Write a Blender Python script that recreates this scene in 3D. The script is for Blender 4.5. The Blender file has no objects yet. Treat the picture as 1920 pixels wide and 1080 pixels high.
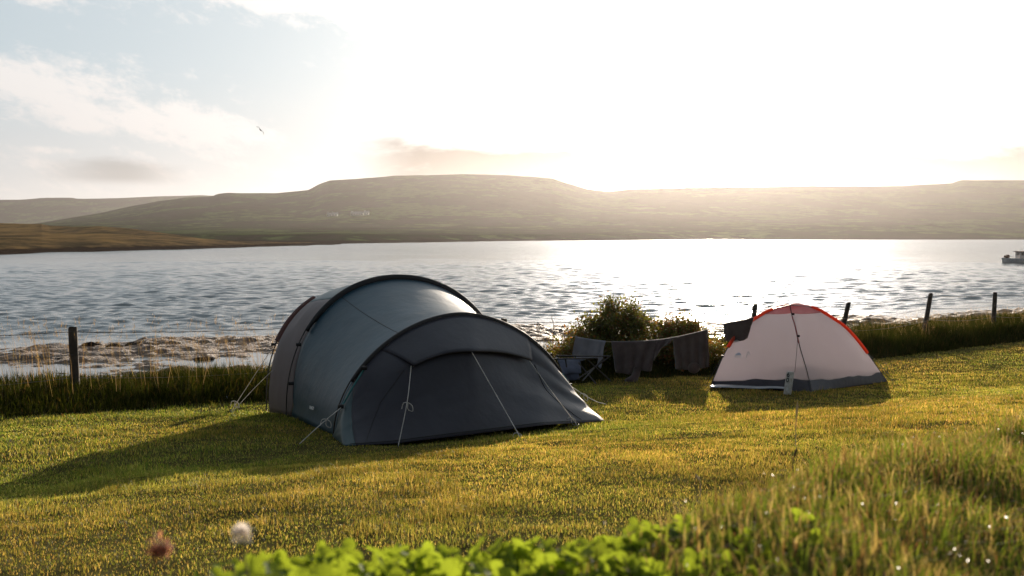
import bpy, math, random
import numpy as np
from mathutils import Vector, Matrix
R = math.radians
rng = np.random.default_rng(7)
random.seed(7)
scn = bpy.context.scene
col = scn.collection

# ------------------------------------------------------------------ camera
F = 1867.0; HZ = 442.0; EYE = 3.2
PITCH = math.atan((540 - HZ) / F)
cd = bpy.data.cameras.new('camera'); cam = bpy.data.objects.new('camera', cd); col.objects.link(cam)
cd.sensor_width = 36; cd.lens = 36 * F / 1920; cd.clip_start = 0.05; cd.clip_end = 20000
cam.location = (0, 0, EYE); cam.rotation_euler = (R(90) - PITCH, 0, 0)
cd.dof.use_dof = True; cd.dof.focus_distance = 10.5; cd.dof.aperture_fstop = 6.0
scn.camera = cam

# ------------------------------------------------------------------ world and sun
SUN_AZ = math.atan(378 / F); SUN_EL = R(9.5)
w = bpy.data.worlds.new('World'); scn.world = w; w.use_nodes = True
nt = w.node_tree; nt.nodes.clear()
def N(nt, t, **k):
    n = nt.nodes.new(t)
    for a, b in k.items():
        if a.startswith('i_'): n.inputs[a[2:]].default_value = b
        else: setattr(n, a, b)
    return n
def L(nt, a, b): nt.links.new(a, b)
sky = N(nt, 'ShaderNodeTexSky', sky_type='NISHITA', sun_disc=False, sun_elevation=SUN_EL, sun_rotation=SUN_AZ,
        altitude=0, air_density=1.0, dust_density=2.2, ozone_density=1.0)
tc = N(nt, 'ShaderNodeTexCoord')
sep = N(nt, 'ShaderNodeSeparateXYZ'); L(nt, tc.outputs['Generated'], sep.inputs[0])
def M(op, a, b=None, c=None, clamp=False, tree=None):
    t = tree or nt
    n = t.nodes.new('ShaderNodeMath'); n.operation = op; n.use_clamp = clamp
    for i, v in enumerate((a, b, c)):
        if v is None: continue
        if isinstance(v, (int, float)): n.inputs[i].default_value = v
        else: t.links.new(v, n.inputs[i])
    return n.outputs[0]
def ramp(t, fac, stops, interp='LINEAR'):
    n = t.nodes.new('ShaderNodeValToRGB'); t.links.new(fac, n.inputs[0]); cr = n.color_ramp; cr.interpolation = interp
    while len(cr.elements) < len(stops): cr.elements.new(0.5)
    for e, (p, c) in zip(cr.elements, stops):
        e.position = p; e.color = (c, c, c, 1) if isinstance(c, (int, float)) else (*c, 1)
    return n.outputs[0]
def smooth(t, v, a, b):
    n = t.nodes.new('ShaderNodeMapRange'); n.interpolation_type = 'SMOOTHSTEP'
    t.links.new(v, n.inputs[0]); n.inputs[1].default_value = a; n.inputs[2].default_value = b
    return n.outputs[0]
# direction: azimuth to the right of +Y (radians) and elevation
az = M('ARCTAN2', sep.outputs[0], sep.outputs[1])
el = M('ARCSINE', sep.outputs[2])
def noise(t, vec, scale, detail=6, rough=.55, dist=0.0):
    n = t.nodes.new('ShaderNodeTexNoise'); n.inputs['Scale'].default_value = scale; n.inputs['Detail'].default_value = detail
    n.inputs['Roughness'].default_value = rough; n.inputs['Distortion'].default_value = dist
    t.links.new(vec, n.inputs['Vector']); return n.outputs['Fac']
def comb(t, x, y, z=0.0):
    n = t.nodes.new('ShaderNodeCombineXYZ')
    for i, v in enumerate((x, y, z)):
        if isinstance(v, (int, float)): n.inputs[i].default_value = v
        else: t.links.new(v, n.inputs[i])
    return n.outputs[0]
# cloud sheet: bands tilted down to the right, long streaks
tilt = M('ADD', el, M('MULTIPLY', az, 0.16))
cv = comb(nt, M('MULTIPLY', az, 1.0), M('MULTIPLY', tilt, 3.4), 3.7)
n1 = noise(nt, cv, 3.3, 9, .62, .35)
n2 = noise(nt, comb(nt, M('MULTIPLY', az, 1.0), M('MULTIPLY', tilt, 1.8), 9.1), 34, 6, .7, .25)
cl = M('ADD', n1, M('MULTIPLY', M('SUBTRACT', n2, .5), .55))
def blob(a0, e0, sa, se, slope=0.0):
    da = M('DIVIDE', M('SUBTRACT', az, a0), sa); de = M('DIVIDE', M('SUBTRACT', M('ADD', el, M('MULTIPLY', M('SUBTRACT', az, a0), slope)), e0), se)
    return M('EXPONENT', M('MULTIPLY', M('ADD', M('MULTIPLY', da, da), M('MULTIPLY', de, de)), -1.0))
bl = M('ADD', M('MULTIPLY', blob(-.44, .140, .16, .030, .22), .20), M('MULTIPLY', blob(-.24, .225, .12, .018, .0), .20))
bl = M('ADD', bl, M('ADD', M('MULTIPLY', blob(-.30, .105, .10, .018, .05), .15), M('MULTIPLY', blob(-.44, .212, .045, .007, .12), .18)))
bl = M('ADD', bl, M('MULTIPLY', blob(-.43, .078, .035, .004, .03), .22))
cloud = smooth(nt, M('ADD', cl, M('SUBTRACT', bl, .05)), .47, .68)
low = smooth(nt, el, .30, .02)
hs = M('MULTIPLY', cloud, .9)
def mixc(t, f, a, b, bt='MIX'):
    n = t.nodes.new('ShaderNodeMix'); n.data_type = 'RGBA'; n.blend_type = bt
    for s, v in ((n.inputs[0], f), (n.inputs[6], a), (n.inputs[7], b)):
        if isinstance(v, (int, float)): s.default_value = v
        elif isinstance(v, tuple): s.default_value = (*v, 1)
        else: t.links.new(v, s)
    return n.outputs[2]
SKY_K = 0.15
# thin veil: pulls the clear sky towards pale grey-blue; brighter close to the sun
dotn = N(nt, 'ShaderNodeVectorMath', operation='DOT_PRODUCT'); L(nt, tc.outputs['Generated'], dotn.inputs[0])
dotn.inputs[1].default_value = (math.sin(SUN_AZ) * math.cos(SUN_EL), math.cos(SUN_AZ) * math.cos(SUN_EL), math.sin(SUN_EL))
ang = M('ARCCOSINE', dotn.outputs['Value'])
halo = M('EXPONENT', M('MULTIPLY', ang, -5.4))
veil = N(nt, 'ShaderNodeVectorMath', operation='SCALE'); veil.inputs[0].default_value = (1.0, .93, .85)
L(nt, M('MULTIPLY', halo, 4.0), veil.inputs['Scale'])
skyg = N(nt, 'ShaderNodeVectorMath', operation='SCALE'); L(nt, sky.outputs[0], skyg.inputs[0]); skyg.inputs['Scale'].default_value = 1.0
base = mixc(nt, .97, sky.outputs[0], (2.30, 2.75, 3.05))
cloudc = N(nt, 'ShaderNodeVectorMath', operation='ADD'); L(nt, veil.outputs[0], cloudc.inputs[0]); cloudc.inputs[1].default_value = (3.95, 3.78, 3.68)
c1 = mixc(nt, hs, base, cloudc.outputs[0])
# warm pale band low over the horizon
c1 = mixc(nt, M('MULTIPLY', smooth(nt, el, .17, .03), .62), c1, (3.1, 2.9, 2.82))
# glow of thin cloud around the sun
addg = N(nt, 'ShaderNodeVectorMath', operation='ADD'); L(nt, c1, addg.inputs[0])
gl = N(nt, 'ShaderNodeVectorMath', operation='SCALE'); gl.inputs[0].default_value = (1.0, .965, .93)
L(nt, M('ADD', M('MULTIPLY', halo, 5.6), M('MULTIPLY', M('POWER', smooth(nt, ang, .28, 0.0), 2.0), 45.0)), gl.inputs['Scale']); L(nt, gl.outputs[0], addg.inputs[1])
# grey cap clouds hugging the hill tops
capn = noise(nt, comb(nt, M('MULTIPLY', az, 1.2), M('MULTIPLY', el, 3.5), 1.3), 14, 5, .55, .3)
def capcloud(az0, az1, e0, e1, k):
    a = M('MULTIPLY', smooth(nt, az, az0 - .06, az0 + .03), smooth(nt, az, az1 + .04, az1 - .03))
    b = smooth(nt, M('ADD', el, M('MULTIPLY', M('SUBTRACT', .5, capn), .04)), e1 + .020, e1 + .004)
    return M('MULTIPLY', M('MULTIPLY', a, b), M('MULTIPLY', smooth(nt, capn, .10, .40), k))
cap = M('ADD', capcloud(-.12, .085, .062, .0745, 1.0), capcloud(.35, .62, .055, .066, .95), clamp=True)
cap = M('ADD', cap, M('MULTIPLY', capcloud(-.40, -.34, .050, .058, .5), smooth(nt, el, .045, .055)), clamp=True)
c2 = mixc(nt, cap, addg.outputs[0], (.9, .80, .78))
dim = N(nt, 'ShaderNodeVectorMath', operation='SCALE'); L(nt, c2, dim.inputs[0])   # the sky away from the sun is darker
L(nt, M('ADD', .32, M('MULTIPLY', smooth(nt, ang, 1.5, .72), .68)), dim.inputs['Scale'])
bg = N(nt, 'ShaderNodeBackground'); L(nt, dim.outputs[0], bg.inputs[0]); bg.inputs[1].default_value = SKY_K
wo = N(nt, 'ShaderNodeOutputWorld'); L(nt, bg.outputs[0], wo.inputs[0])

sd = bpy.data.lights.new('sun', 'SUN'); sun = bpy.data.objects.new('sun', sd); col.objects.link(sun)
sd.energy = 5.0; sd.angle = R(0.6); sd.color = (1.0, .84, .66)
sdir = Vector((math.sin(SUN_AZ) * math.cos(SUN_EL), math.cos(SUN_AZ) * math.cos(SUN_EL), math.sin(SUN_EL)))
sun.rotation_euler = sdir.to_track_quat('Z', 'Y').to_euler(); sun.location = (10, 40, 30)
scn.view_settings.view_transform = 'Standard'; scn.view_settings.look = 'None'
scn.view_settings.exposure = 0.5; scn.view_settings.gamma = 1.0
scn.cycles.use_denoising = True; scn.cycles.max_bounces = 8; scn.cycles.transparent_max_bounces = 12
scn.cycles.volume_bounces = 1; scn.cycles.sample_clamp_indirect = 8; scn.cycles.caustics_reflective = False
scn.cycles.caustics_refractive = False

# ------------------------------------------------------------------ geometry helpers
def ray(px, py):
    c = ((px - 960) / F, 1.0, (540 - py) / F); P = PITCH
    return np.array([c[0], c[1] * math.cos(P) + c[2] * math.sin(P), -c[1] * math.sin(P) + c[2] * math.cos(P)])
def at(px, py, D):
    r = ray(px, py); p = r * D / r[1]; p[2] += EYE; return p
TT = [-6, 1.8, 4.5, 11.8, 17, 60]; TZ = [-1.72, -1.74, -1.85, -2.17, -2.27, -2.29]
def ut(x, y): return -.605 * x + .796 * y, .796 * x + .605 * y
def lawn0(x, y):
    u, t = ut(x, y)
    return EYE + np.interp(t, TT, TZ) + .055 * np.maximum(10.5 - u, -2) + .30 * (1 - np.exp(-np.maximum(6.5 - u, 0) ** 1.3 / 2.2))
_lat = np.random.default_rng(3).random((4, 256, 256))
def vnoise(x, y, k=0):
    x = np.asarray(x, float); y = np.asarray(y, float)
    xi = np.floor(x).astype(int); yi = np.floor(y).astype(int); fx = x - xi; fy = y - yi
    fx = fx * fx * (3 - 2 * fx); fy = fy * fy * (3 - 2 * fy); g = _lat[k % 4]
    a = g[xi & 255, yi & 255]; b = g[(xi + 1) & 255, yi & 255]; c = g[xi & 255, (yi + 1) & 255]; d = g[(xi + 1) & 255, (yi + 1) & 255]
    return (a * (1 - fx) + b * fx) * (1 - fy) + (c * (1 - fx) + d * fx) * fy
def fbm(x, y, o=4, k=0):
    s = 0; a = .5; t = 0
    for i in range(o):
        s = s + a * (vnoise(x * 2 ** i + 17.3 * i, y * 2 ** i + 9.1 * i, k + i) - .5); t += a; a *= .55
    return s / t * 2          # about -1..1
def bank(x, y):
    yc = np.interp(x, [-6, -.35, .1, .7, 1.35, 3, 6], [1.25, 1.1, 1.22, 2.0, 2.6, 4.2, 7.2])
    top = np.interp(x, [-6, -.35, .1, .7, 1.35, 3, 6], [2.75, 2.80, 2.81, 2.735, 2.685, 2.64, 2.5])
    top = top + .05 * fbm(x * 2.2, y * 2.2, 3, 1)
    e = y - yc
    return top - .66 * np.maximum(e, 0) - .02 * np.minimum(np.maximum(e + .4, 0), .4)
def ground(x, y):
    x = np.asarray(x, float); y = np.asarray(y, float)
    l = lawn0(x, y) + .022 * fbm(x * .9, y * .9, 3, 2) + .016 * fbm(x * 3.3, y * 3.3, 3, 1)
    b = bank(x, y); k = .12
    m = np.maximum(l, b); d = np.abs(l - b)
    return m + np.maximum(k - d, 0) ** 2 / (4 * k)
def hit(px, py, f=lawn0):
    r = ray(px, py); lo, hi = 1., 60.
    for _ in range(50):
        m = (lo + hi) / 2; p = r * m / r[1]
        if p[2] + EYE > f(p[0], p[1]): lo = m
        else: hi = m
    p = r * lo / r[1]; p[2] += EYE; return p

def tag(o, label=None, cat=None, group=None, kind=None):
    if label: o['label'] = label
    if cat: o['category'] = cat
    if group: o['group'] = group
    if kind: o['kind'] = kind
    return o
def thing(name, label, cat, loc=(0, 0, 0), group=None):
    o = bpy.data.objects.new(name, None); col.objects.link(o); o.location = loc; o.empty_display_size = .2
    return tag(o, label, cat, group)
def obj(name, V, Fc, mat, parent=None, smoothed=True, colr=None):
    me = bpy.data.meshes.new(name)
    V = np.asarray(V, np.float32)
    if isinstance(Fc, np.ndarray):
        k = Fc.shape[1]; n = len(Fc)
        me.vertices.add(len(V)); me.vertices.foreach_set('co', V.ravel())
        me.loops.add(n * k); me.loops.foreach_set('vertex_index', Fc.astype(np.int32).ravel())
        me.polygons.add(n); me.polygons.foreach_set('loop_start', np.arange(0, n * k, k, dtype=np.int32))
        me.update(calc_edges=True)
    else:
        me.from_pydata([tuple(map(float, v)) for v in V], [], [tuple(map(int, f)) for f in Fc]); me.update()
    if smoothed: me.polygons.foreach_set('use_smooth', [True] * len(me.polygons))
    if colr is not None:
        a = me.color_attributes.new('col', 'FLOAT_COLOR', 'POINT')
        c = np.ones((len(V), 4), np.float32); c[:, :3] = colr; a.data.foreach_set('color', c.ravel())
    o = bpy.data.objects.new(name, me); col.objects.link(o)
    if mat: me.materials.append(mat)
    if parent:
        o.parent = parent; o.matrix_parent_inverse = Matrix.Translation(parent.location).inverted() if parent.type == 'EMPTY' else Matrix()
        if parent.type != 'EMPTY' and parent.parent: o.matrix_parent_inverse = (Matrix.Translation(parent.parent.location) @ parent.matrix_parent_inverse).inverted()
    return o
def grid_faces(nu, nv, close=False):
    i, j = np.meshgrid(np.arange(nu - 1), np.arange(nv - (0 if close else 1)), indexing='ij')
    j2 = (j + 1) % nv
    return np.stack([i * nv + j, (i + 1) * nv + j, (i + 1) * nv + j2, i * nv + j2], -1).reshape(-1, 4)
class MB:
    def __init__(s): s.V = []; s.F = []; s.n = 0
    def add(s, V, Fs):
        V = np.asarray(V, float).reshape(-1, 3); s.V.append(V); s.F += [tuple(int(a) + s.n for a in f) for f in Fs]; s.n += len(V); return s
    def box(s, c, d, rot=None):
        v = np.array([(x, y, z) for x in (-.5, .5) for y in (-.5, .5) for z in (-.5, .5)]) * np.array(d)
        if rot is not None: v = v @ np.array(rot).T
        return s.add(v + np.array(c), [(0, 1, 3, 2), (4, 6, 7, 5), (0, 4, 5, 1), (2, 3, 7, 6), (0, 2, 6, 4), (1, 5, 7, 3)])
    def tube(s, P, r, n=6, caps=True):
        P = np.asarray(P, float); m = len(P); r = np.broadcast_to(r, (m,)) if np.ndim(r) <= 1 else r
        T = np.gradient(P, axis=0); T /= np.linalg.norm(T, axis=1)[:, None] + 1e-9
        up = np.array([0, 0, 1.]) if abs(T[0][2]) < .9 else np.array([1., 0, 0])
        V = []
        for i in range(m):
            a = np.cross(T[i], up); a /= np.linalg.norm(a) + 1e-9; b = np.cross(a, T[i]); up = b
            for k in range(n):
                q = 2 * math.pi * k / n; V.append(P[i] + r[i] * (a * math.cos(q) + b * math.sin(q)))
        Fs = [tuple(f) for f in grid_faces(m, n, True)]
        if caps: Fs += [tuple(range(n))[::-1], tuple(range((m - 1) * n, m * n))]
        return s.add(V, Fs)
    def build(s, name, mat, parent=None, smoothed=True):
        return obj(name, np.concatenate(s.V), s.F, mat, parent, smoothed)
def solid(o, t, off=0):
    m = o.modifiers.new('thickness', 'SOLIDIFY'); m.thickness = t; m.offset = off; return o
def spline(P, n):
    P = np.asarray(P, float); t = np.concatenate([[0], np.cumsum(np.linalg.norm(np.diff(P, axis=0), axis=1))]); t /= t[-1]
    q = np.linspace(0, 1, n); m = np.gradient(P, t, axis=0); out = []
    for x in q:
        i = min(np.searchsorted(t, x, side='right') - 1, len(P) - 2); h = t[i + 1] - t[i]; s = (x - t[i]) / h
        out.append((2*s**3 - 3*s*s + 1) * P[i] + (s**3 - 2*s*s + s) * h * m[i] + (-2*s**3 + 3*s*s) * P[i+1] + (s**3 - s*s) * h * m[i+1])
    return np.array(out)
def sag(a, b, d, n=14):
    q = np.linspace(0, 1, n)[:, None]; P = np.array(a) * (1 - q) + np.array(b) * q; P[:, 2] -= (4 * q * (1 - q))[:, 0] * d; return P

# ------------------------------------------------------------------ materials
def mat(name, c=(.5, .5, .5), rough=.6, spec=.5, metal=0, var=.12, vscale=6, bump=0, bscale=40, trans=0, tcol=None, c2=None, attr=False, sheen=0, coat=0, detail=4, see=0):
    m = bpy.data.materials.new(name); m.use_nodes = True; t = m.node_tree; t.nodes.clear()
    out = t.nodes.new('ShaderNodeOutputMaterial'); p = t.nodes.new('ShaderNodeBsdfPrincipled')
    tcn = t.nodes.new('ShaderNodeTexCoord'); v = tcn.outputs['Object']
    if attr:
        a = t.nodes.new('ShaderNodeAttribute'); a.attribute_name = 'col'; csock = a.outputs['Color']
    else:
        f = noise(t, v, vscale, detail, .6)
        f = smooth(t, f, .3, .7)
        c_b = c2 if c2 else tuple(x * (1 - 2 * var) for x in c)
        csock = mixc(t, f, c_b, tuple(min(x * (1 + var), 1) for x in c) if not c2 else c)
    t.links.new(csock, p.inputs['Base Color'])
    p.inputs['Roughness'].default_value = rough; p.inputs['Metallic'].default_value = metal
    p.inputs['Specular IOR Level'].default_value = spec
    if sheen: p.inputs['Sheen Weight'].default_value = sheen
    if coat: p.inputs['Coat Weight'].default_value = coat
    if bump:
        b = t.nodes.new('ShaderNodeBump'); b.inputs['Strength'].default_value = .6; b.inputs['Distance'].default_value = bump
        t.links.new(noise(t, v, bscale, 5, .6), b.inputs['Height']); t.links.new(b.outputs[0], p.inputs['Normal'])
    sh = p.outputs[0]
    if trans:
        tr = t.nodes.new('ShaderNodeBsdfTranslucent')
        if tcol: 
            if attr:
                mm = mixc(t, 1.0, csock, tcol, 'MULTIPLY'); t.links.new(mm, tr.inputs[0])
            else: tr.inputs[0].default_value = (*tcol, 1)
        else: t.links.new(csock, tr.inputs[0])
        mx = t.nodes.new('ShaderNodeMixShader'); mx.inputs[0].default_value = trans
        t.links.new(sh, mx.inputs[1]); t.links.new(tr.outputs[0], mx.inputs[2]); sh = mx.outputs[0]
    if see:
        tp = t.nodes.new('ShaderNodeBsdfTransparent'); tp.inputs[0].default_value = (.97, .94, .95, 1); mx = t.nodes.new('ShaderNodeMixShader'); mx.inputs[0].default_value = see
        t.links.new(sh, mx.inputs[1]); t.links.new(tp.outputs[0], mx.inputs[2]); sh = mx.outputs[0]
    t.links.new(sh, out.inputs[0]); return m
MT = dict(
    grass=mat('grass_blades', rough=.55, spec=.35, trans=.58, tcol=(2.2, 1.85, .95), attr=True),
    bankgrass=mat('bank_grass_blades', rough=.9, spec=.03, trans=.34, tcol=(3.6, 3.2, 1.3), attr=True),
    gloss=mat('glossy_glint_bits', rough=.42, spec=.55, trans=.3, tcol=(1.4, 1.25, .7), attr=True),
    longgrass=mat('long_grass_blades', rough=.8, spec=.15, trans=.42, tcol=(1.4, 1.25, .7), attr=True),
    clover=mat('clover_leaf', c=(.15, .20, .03), c2=(.06, .11, .02), rough=.75, spec=.2, vscale=22, trans=.5, tcol=(.42, .52, .035)),
    leaf=mat('shrub_leaf', rough=.45, spec=.4, trans=.55, tcol=(2.6, 1.9, .7), attr=True),
    wood=mat('weathered_wood', c=(.10, .078, .06), c2=(.05, .04, .032), rough=.85, vscale=9, bump=.01, bscale=30),
    wire=mat('galvanised_wire', c=(.12, .11, .10), rough=.5, metal=.6),
    stem=mat('stem', c=(.12, .08, .04), rough=.7),
    rock=mat('dark_rock', c=(.045, .03, .022), c2=(.014, .011, .009), rough=.95, spec=.15, vscale=3, bump=.05, bscale=9),
    teal=mat('teal_flysheet', c=(.020, .066, .105), rough=.46, spec=.45, var=.08, vscale=2, trans=.10, tcol=(.05, .13, .15), bump=.018, bscale=3.2),
    tealtop=mat('teal_flysheet_back', c=(.06, .11, .135), rough=.4, var=.05, vscale=2, trans=.15, tcol=(.12, .2, .22)),
    porch=mat('porch_fabric', c=(.036, .036, .054), rough=.5, spec=.4, var=.06, vscale=2, trans=.06, tcol=(.03, .04, .05), bump=.022, bscale=2.6),
    gusset=mat('gusset_fabric', c=(.045, .085, .10), rough=.45, var=.05, vscale=2, trans=.1, tcol=(.05, .10, .11)),
    greyfab=mat('grey_brown_fabric', c=(.24, .195, .205), rough=.55, var=.05, vscale=2, trans=.22, tcol=(.28, .19, .18)),
    sleeve=mat('black_pole_sleeve', c=(.014, .013, .017), rough=.6, var=.1),
    redsleeve=mat('brown_pole_sleeve', c=(.13, .075, .07), rough=.6, var=.1, trans=.3, tcol=(.3, .1, .08)),
    strap=mat('teal_strap', c=(.03, .17, .19), rough=.5),
    pole=mat('black_pole', c=(.02, .018, .018), rough=.35),
    cord=mat('white_cord', c=(.8, .77, .75), rough=.7, trans=.3),
    line=mat('pale_washing_line', c=(.6, .5, .35), rough=.6, trans=.3),
    logo=mat('white_print', c=(.75, .77, .8), rough=.6, var=.02),
    logob=mat('blue_grey_print', c=(.66, .70, .82), rough=.6, var=.02),
    dome=mat('pale_dome_fabric', c=(.52, .49, .50), rough=.6, var=.03, vscale=1.5, trans=.72, see=.20, tcol=(.96, .93, .97), bump=.006, bscale=6),
    domebase=mat('dark_groundsheet', c=(.055, .05, .066), rough=.55, var=.1, bump=.02, bscale=8, trans=.1),
    redcap=mat('red_fabric', c=(.52, .17, .19), rough=.5, trans=.6, see=.22, tcol=(.8, .30, .32), var=.05),
    orange=mat('orange_sleeve', c=(.85, .13, .06), rough=.5, trans=.6, tcol=(1.0, .19, .07), var=.05),
    plastic=mat('white_plastic_sheet', c=(.42, .44, .48), rough=.35, bump=.02, bscale=12),
    darkcloth=mat('charcoal_cloth', c=(.10, .075, .078), rough=.9, sheen=.3, bump=.01, bscale=14, trans=.04),
    browncloth=mat('brown_black_cloth', c=(.11, .078, .072), rough=.9, sheen=.3, bump=.01, bscale=14, trans=.1, tcol=(.12, .06, .04)),
    greycloth=mat('blue_grey_cloth', c=(.40, .42, .50), rough=.9, bump=.01, bscale=20, trans=.4, tcol=(.45, .44, .5)),
    chairfab=mat('navy_canvas', c=(.07, .085, .14), rough=.8, trans=.1),
    chairmetal=mat('dark_steel_tube', c=(.05, .045, .045), rough=.6),
    concrete=mat('pale_marker_paint', c=(.72, .73, .75), c2=(.50, .47, .44), rough=.85, vscale=22, bump=.004, bscale=80),
    black=mat('black_paint', c=(.015, .015, .015), rough=.6),
    hull=mat('boat_hull_paint', c=(.62, .66, .70), rough=.5), cabin=mat('boat_cabin_paint', c=(.8, .72, .68), rough=.5),
    rust=mat('rusty_gear', c=(.12, .055, .03), rough=.8), glass=mat('dark_glass', c=(.03, .035, .04), rough=.1),
    wall=mat('whitewash', c=(.8, .78, .76), rough=.8), slate=mat('slate_roof', c=(.34, .33, .34), rough=.7),
    bird=mat('gull_plumage', c=(.10, .09, .09), rough=.8),
    petalw=mat('clover_petal_white', c=(.9, .88, .84), rough=.6, trans=.55, tcol=(.9, .82, .74), vscale=200, c2=(.66, .54, .46)),
    petalb=mat('clover_petal_brown', c=(.45, .22, .14), rough=.7, trans=.45, tcol=(.75, .32, .18), vscale=150, c2=(.2, .09, .05)),
)

# ------------------------------------------------------------------ hills and headland (real terrain, in metres)
def terrain(name, azpx, rows, matl, k=0, amp=1.0):
    """rows(px) -> list of (distance, picture height in px units above the eye line)"""
    V = []; nr = 170
    for px in azpx:
        D, yy = rows(px); q = np.linspace(0, 1, nr); d = np.interp(q, np.linspace(0, 1, len(D)), D); y = np.interp(d, D, yy)
        # smooth the profile
        for _ in range(5): y[1:-1] = (y[:-2] + 2 * y[1:-1] + y[2:]) / 4
        z = EYE + (HZ - y) * d / F; x = (px - 960) / F * d
        rel = np.clip((z - 1) / 12, 0, 1)
        z = z + rel * amp * (fbm(x / 150, d / 150, 4, k) * 2.2 + fbm(x / 26, d / 26, 3, k + 1) * .3)
        z[0] = -3; z[-1] = -40
        V.append(np.stack([x, d, z], 1))
    V = np.concatenate(V); o = obj(name, V, grid_faces(len(azpx), nr)[:, ::-1], matl); tag(o, kind='structure'); return o
def itp(px, T): return float(np.interp(px, [a for a, b in T], [b for a, b in T]))
RIDGE = [(-600, 418), (-100, 419), (60, 421), (130, 409), (200, 397), (250, 386), (300, 377), (350, 371), (400, 368), (410, 364), (430, 362), (520, 362.5), (580, 357), (600, 346), (620, 339), (700, 334), (740, 330), (870, 327), (960, 330), (1035, 336), (1060, 345), (1100, 356), (1140, 360), (1180, 355.5), (1300, 352.5), (1500, 350), (1690, 349.5), (1715, 347), (1780, 345), (1797, 339), (1920, 339), (2600, 334)]
SH = [(-600, 398), (640, 400), (800, 470), (960, 600), (1300, 800), (2600, 840)]
def rows_main(px):
    ds = itp(px, SH); yr = itp(px, RIDGE); ys = HZ + EYE * F / ds
    lowy = min(440, max(yr + 3, 436)); a = max(yr + 2, 424); b = yr + .74 * (a - yr)
    c = yr + (b - yr) * .42
    D = [ds - 6, ds + 3, ds + 60, 1050, 1350, 1750, 2120, 2200, 2600, 3200]
    Y = [ys + 6, ys - .7, max(lowy + (449 - HZ) * .5, lowy), a, b, c, yr + .8, yr, yr + 6, 441]
    return np.array(D, float), np.array(Y, float)
RB = [(-600, 384), (0, 375), (40, 374.5), (85, 370.5), (135, 370.5), (150, 373), (230, 371.5), (300, 368), (380, 366), (450, 371), (700, 385), (1000, 400)]
def rows_back(px):
    yr = itp(px, RB); return np.array([3000, 3100, 3500, 4000, 4080, 4700.]), np.array([447, 432, 408, yr + 2, yr, 440])
HT = [(-600, 410), (-100, 415), (0, 417), (80, 419), (95, 422), (140, 424), (190, 423.5), (250, 428), (310, 437), (380, 447), (440, 452), (560, 455), (600, 456.5), (628, 458.4), (640, 462)]
HS = [(-600, 120), (0, 171), (200, 205), (380, 243), (560, 320), (628, 352), (640, 358)]
def rows_head(px):
    ds = itp(px, HS); yt = itp(px, HT); ys = HZ + EYE * F / ds; h = ys - yt; e = ds + itp(px, [(-600, 330), (0, 260), (300, 120), (450, 50), (600, 20), (640, 10)])
    m = ds + (e - ds) * .45
    return np.array([ds - 4, ds, ds + 2.5, ds + (m - ds) * .3, m, ds + (e - ds) * .7, e, e + 20]), np.array([ys + 8, ys + .3, ys - min(5, h * .45), ys - h * .5, ys - h * .68, ys - h * .72 if h > 14 else yt + 1, yt, HZ + 12])
def land_mat(name, cols, s1, s2, rockz=None):
    m = bpy.data.materials.new(name); m.use_nodes = True; t = m.node_tree; p = t.nodes['Principled BSDF']
    g = t.nodes.new('ShaderNodeNewGeometry'); mp = t.nodes.new('ShaderNodeMapping'); mp.inputs['Scale'].default_value = (1.3, .8, 2.5); t.links.new(g.outputs['Position'], mp.inputs[0])
    a = noise(t, mp.outputs[0], s1, 8, .62, .4); b = noise(t, mp.outputs[0], s2, 5, .65)
    f = M('ADD', M('MULTIPLY', a, .62, tree=t), M('MULTIPLY', b, .38, tree=t), tree=t)
    c = ramp(t, f, cols)
    if rockz:
        sp = t.nodes.new('ShaderNodeSeparateXYZ'); t.links.new(g.outputs['Position'], sp.inputs[0])
        zz = M('ADD', sp.outputs[2], M('MULTIPLY', M('SUBTRACT', b, .5, tree=t), rockz, tree=t), tree=t)
        c = mixc(t, smooth(t, zz, rockz, rockz * .55), c, (.035, .024, .018))
    t.links.new(c, p.inputs['Base Color']); p.inputs['Roughness'].default_value = 1; p.inputs['Specular IOR Level'].default_value = 0
    return m
hillm = land_mat('moor', [(.36, (.022, .018, .013)), (.45, (.050, .042, .028)), (.51, (.036, .040, .020)), (.57, (.085, .11, .036)), (.64, (.04, .033, .024))], .006, .05, 1.6)
headm = land_mat('heath', [(.38, (.04, .032, .018)), (.46, (.09, .065, .035)), (.52, (.17, .11, .05)), (.60, (.27, .17, .065)), (.68, (.08, .06, .035))], .022, .16, 1.1)
terrain('hills', np.linspace(-600, 2600, 560), rows_main, hillm, 0)
terrain('far_hills', np.linspace(-600, 1000, 200), rows_back, hillm, 1)
terrain('headland', np.linspace(-600, 640, 380), rows_head, headm, 2, .12)

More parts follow.
